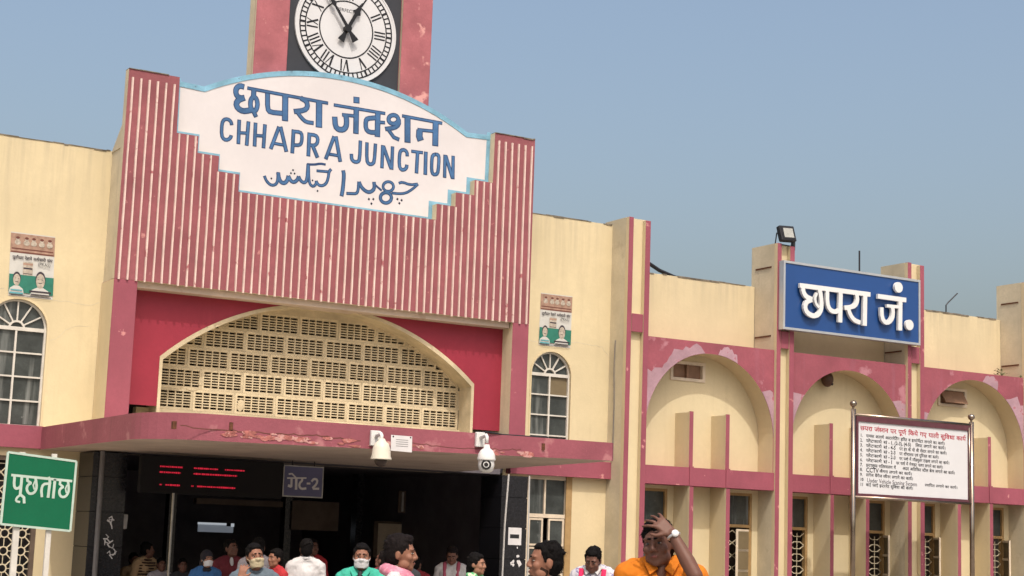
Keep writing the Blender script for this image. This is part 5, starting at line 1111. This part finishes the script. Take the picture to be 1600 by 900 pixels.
            for q in (-1, 1):
                P4 = [(q*.018, -.098, 1.425), (q*.074, -.060, 1.492), (q*.096, -.070, 1.462), (q*.060, -.122, 1.392)]
                V = [tuple(Vector(p)) for p in P4]+[tuple(Vector(p)+Vector((0, .012, -.006))) for p in P4]
                MB().add(V, [(0, 1, 2, 3), (7, 6, 5, 4), (0, 4, 5, 1), (1, 5, 6, 2), (2, 6, 7, 3), (3, 7, 4, 0)]).build_local('collar_flap', m, root, False)
        elif kind == 'stripes':
            for k in range(9):
                z = 1.44-.045*k; mul = 1.02 if k else .75; wd = .178*g*math.sqrt(max(.05, 1-((z-1.26)/.21)**2)) if z > 1.1 else .160*g
                ring = [((wd+.012)*mul*math.cos(t), (.100*g+.022)*mul*math.sin(t), z) for t in [2*PI*i/26 for i in range(27)]]; e.tube(ring, .012, 6)
            e.build_local('stripes', m, root, smooth=True)
    return root
def _bl(s, name, m, root, smooth=True):
    me = bpy.data.meshes.new(name); me.from_pydata(s.v, [], s.f); me.materials.append(m)
    if smooth: me.polygons.foreach_set('use_smooth', [True]*len(me.polygons))
    return link(name, me, root)
MB.build_local = _bl
C = {'orange': cloth('orange_shirt', (.58, .165, .007)), 'white': cloth('white_shirt', (.52, .50, .50)), 'teal': cloth('teal_shirt', (.045, .36, .26)), 'scarfpink': cloth('pink_scarf', (.52, .18, .25), peel=((.56, .25, .31), .50, .60, 30)), 'maroon': cloth('maroon_shirt', (.13, .018, .026)), 'red': cloth('red_top', (.36, .022, .028)), 'redd': cloth('dark_red_top', (.22, .02, .03)), 'blue': cloth('blue_jacket', (.03, .10, .24)), 'greyblue': cloth('grey_blue_jacket', (.10, .13, .16)), 'plaid': cloth('pale_check_shirt', (.34, .31, .33), scale=30), 'green': cloth('green_print', (.10, .36, .16), peel=((.60, .60, .42), .55, .58, 18)), 'strap': cloth('hot_pink_straps', (.62, .02, .09)), 'stripe': cloth('cream_striped_shirt', (.42, .28, .16)), 'brown': cloth('brown_stripe', (.05, .025, .018)), 'dark': cloth('dark_grey_shirt', (.03, .03, .034)), 'checkw': cloth('white_check_shirt', (.52, .50, .54), peel=((.20, .18, .30), .58, .60, 24)), 'black': cloth('black_scarf_cloth', (.014, .013, .018)), 'stole': cloth('pink_stole', (.34, .07, .11))}
MASKW = cloth('white_mask', (.55, .54, .55), bscale=30); MASKY = cloth('cream_mask', (.44, .37, .24), bscale=30)
person('man in orange shirt pressing one forearm to his face, wristwatch on', 5.64, 7.88, 1.835, 0, (-18, 4, -7), 'b', 'thick', None, C['orange'], 'jeans', 'short', None, (('watch', (0, 1)), ('flaps', C['orange']), ('undershirt', SK['b'])), {1: ((.175, -.270, 1.395), (.055, -.200, 1.605), ((-.62, .10, .50), (-.05, .8, -.55), .50, .60))}, .0062, drop=(0, -.045, -.055))
person('man with pink checked scarf over white shirt, in profile facing right', 5.06, 10.06, 1.675, 84, (0, 0, 0), 'a', 'thick', HAIRG, C['white'], 'trouser', 'long', None, (('scarf', C['scarfpink']),), None, .0075, beard='m')
person('bearded young man in profile facing left before the casement window', 5.32, 8.62, 1.665, -70, (-8, -2, 0), 'a', 'crop', HAIR, C['white'], 'jeans', 'short', None, (), None, .0075, beard='b')
person('man in grey-blue jacket with cream mask raising his hand to his chin', 5.55, 13.81, 1.56, 8, (8, -4, -6), 'a', 'short', HAIR, C['greyblue'], 'trouser', 'long', MASKY, (), {-1: ((-.28, -.10, 1.17), (-.170, -.21, 1.385), ((.30, .15, .95), (.4, .9, -.1), .55, .35))}, .0085)
person('young man in teal shirt and white face mask looking at the camera', 6.50, 13.67, 1.59, -6, (6, 0, 0), 'a', 'short', HAIR, C['teal'], 'jeans', 'short', MASKW, (('undershirt', C['dark']), ('flaps', C['teal'])), None, .0085)
person('man in white shirt seen from behind walking into the entrance', 7.87, 18.05, 1.605, 184, (0, -4, 0), 'b', 'short', HAIR, C['white'], 'trouser', 'long', None, (), None, .011, 1.1)
person('person in red top just in front of the dark doorway beside the white-shirted man', 9.32, 21.2, 1.60, 20, (20, 0, 0), 'b', 'short', HAIR, C['red'], 'trouser', 'short', None, (('undershirt', C['white']),), None, .011)
person('woman in bright red kurta turned left, left of the white-shirted man', 7.56, 18.2, 1.475, -55, (0, 0, 0), 'a', 'long', HAIR, C['red'], 'jeans', 'short', None, (), None, .011, female=True)
person('person in pale checked shirt half hidden behind the cream-masked man', 7.62, 18.9, 1.60, 178, (0, 0, 0), 'b', 'short', HAIR, C['plaid'], 'trouser', 'long', None, (), None, .011)
person('person in maroon sweater with white open collar standing in the entrance shade', 7.76, 20.16, 1.56, 14, (30, -8, 0), 'b', 'short', HAIR, C['maroon'], 'trouser', 'long', None, (('undershirt', C['white']),), None, .011)
person('girl with dark head cover, white mask and blue jacket at the entrance', 7.20, 19.5, 1.42, 15, (10, 0, 0), 'c', 'veil', C['black'], C['blue'], 'trouser', 'long', MASKW, (), None, .011, female=True)
person('person in cream and brown striped shirt standing by the left granite pillar', 7.42, 22.45, 1.47, 40, (60, 0, 0), 'b', 'crop', HAIR, C['stripe'], 'trouser', 'short', None, (('stripes', C['brown']),), None, .011)
person('short dark figure deep in the shade right of the steel pole', 7.75, 21.9, 1.27, 10, (0, 0, 0), 'b', 'short', HAIR, C['dark'], 'trouser', 'short', None, (), None, .012)
person('person in dark red jacket standing behind the teal-shirted man', 8.62, 17.6, 1.50, 200, (30, -20, 0), 'b', 'short', HAIRG, C['redd'], 'trouser', 'long', None, (), None, .011, 1.15)
person('man in white shirt with pink stole looking down in the dark entrance', 10.54, 19.42, 1.575, -4, (0, 24, 0), 'b', 'crop', HAIRG, C['white'], 'trouser', 'long', None, (('stole', C['stole']),), None, .011)
person('person in dark maroon clothes turned away left of the man with the stole', 10.36, 19.55, 1.43, 160, (0, -10, 0), 'b', 'short', HAIR, C['redd'], 'trouser', 'short', None, (), None, .011).location.x -= .28
person('woman in green printed dress with dark hair in profile facing right', 8.42, 15.0, 1.525, 70, (0, 0, 0), 'c', 'long', HAIR, C['green'], 'jeans', 'short', None, (('stole', C['green']),), None, .010, female=True)
person('young man in check shirt with hot pink bag straps looking down', 9.19, 13.99, 1.66, -8, (-6, 24, 4), 'b', 'short', HAIR, C['checkw'], 'jeans', 'short', None, (('straps', C['strap']), ('flaps', C['white'])), None, .0085, drop=(0, -.03, -.06))
person('dark-haired person mostly hidden below the orange-shirted man at left', 6.66, 9.7, 1.47, 150, (0, 0, 0), 'b', 'thick', HAIR, C['dark'], 'trouser', 'short', None, (), None, .011)
person('curly dark-haired person hidden behind the scarfed man', 7.32, 14.6, 1.61, 190, (0, 0, 0), 'b', 'thick', HAIR, C['dark'], 'trouser', 'long', None, (), None, .011)
person('small child in grey standing between the striped shirt and the steel pole', 7.54, 22.16, 1.27, 20, (0, 0, 0), 'b', 'short', HAIR, C['plaid'], 'jeans', 'short', None, (), None, .012)
person('person in brown jacket at far left of the entrance beside the granite pillar', 7.47, 23.15, 1.31, 30, (0, 0, 0), 'b', 'short', HAIR, C['stripe'], 'trouser', 'long', None, (), None, .012)
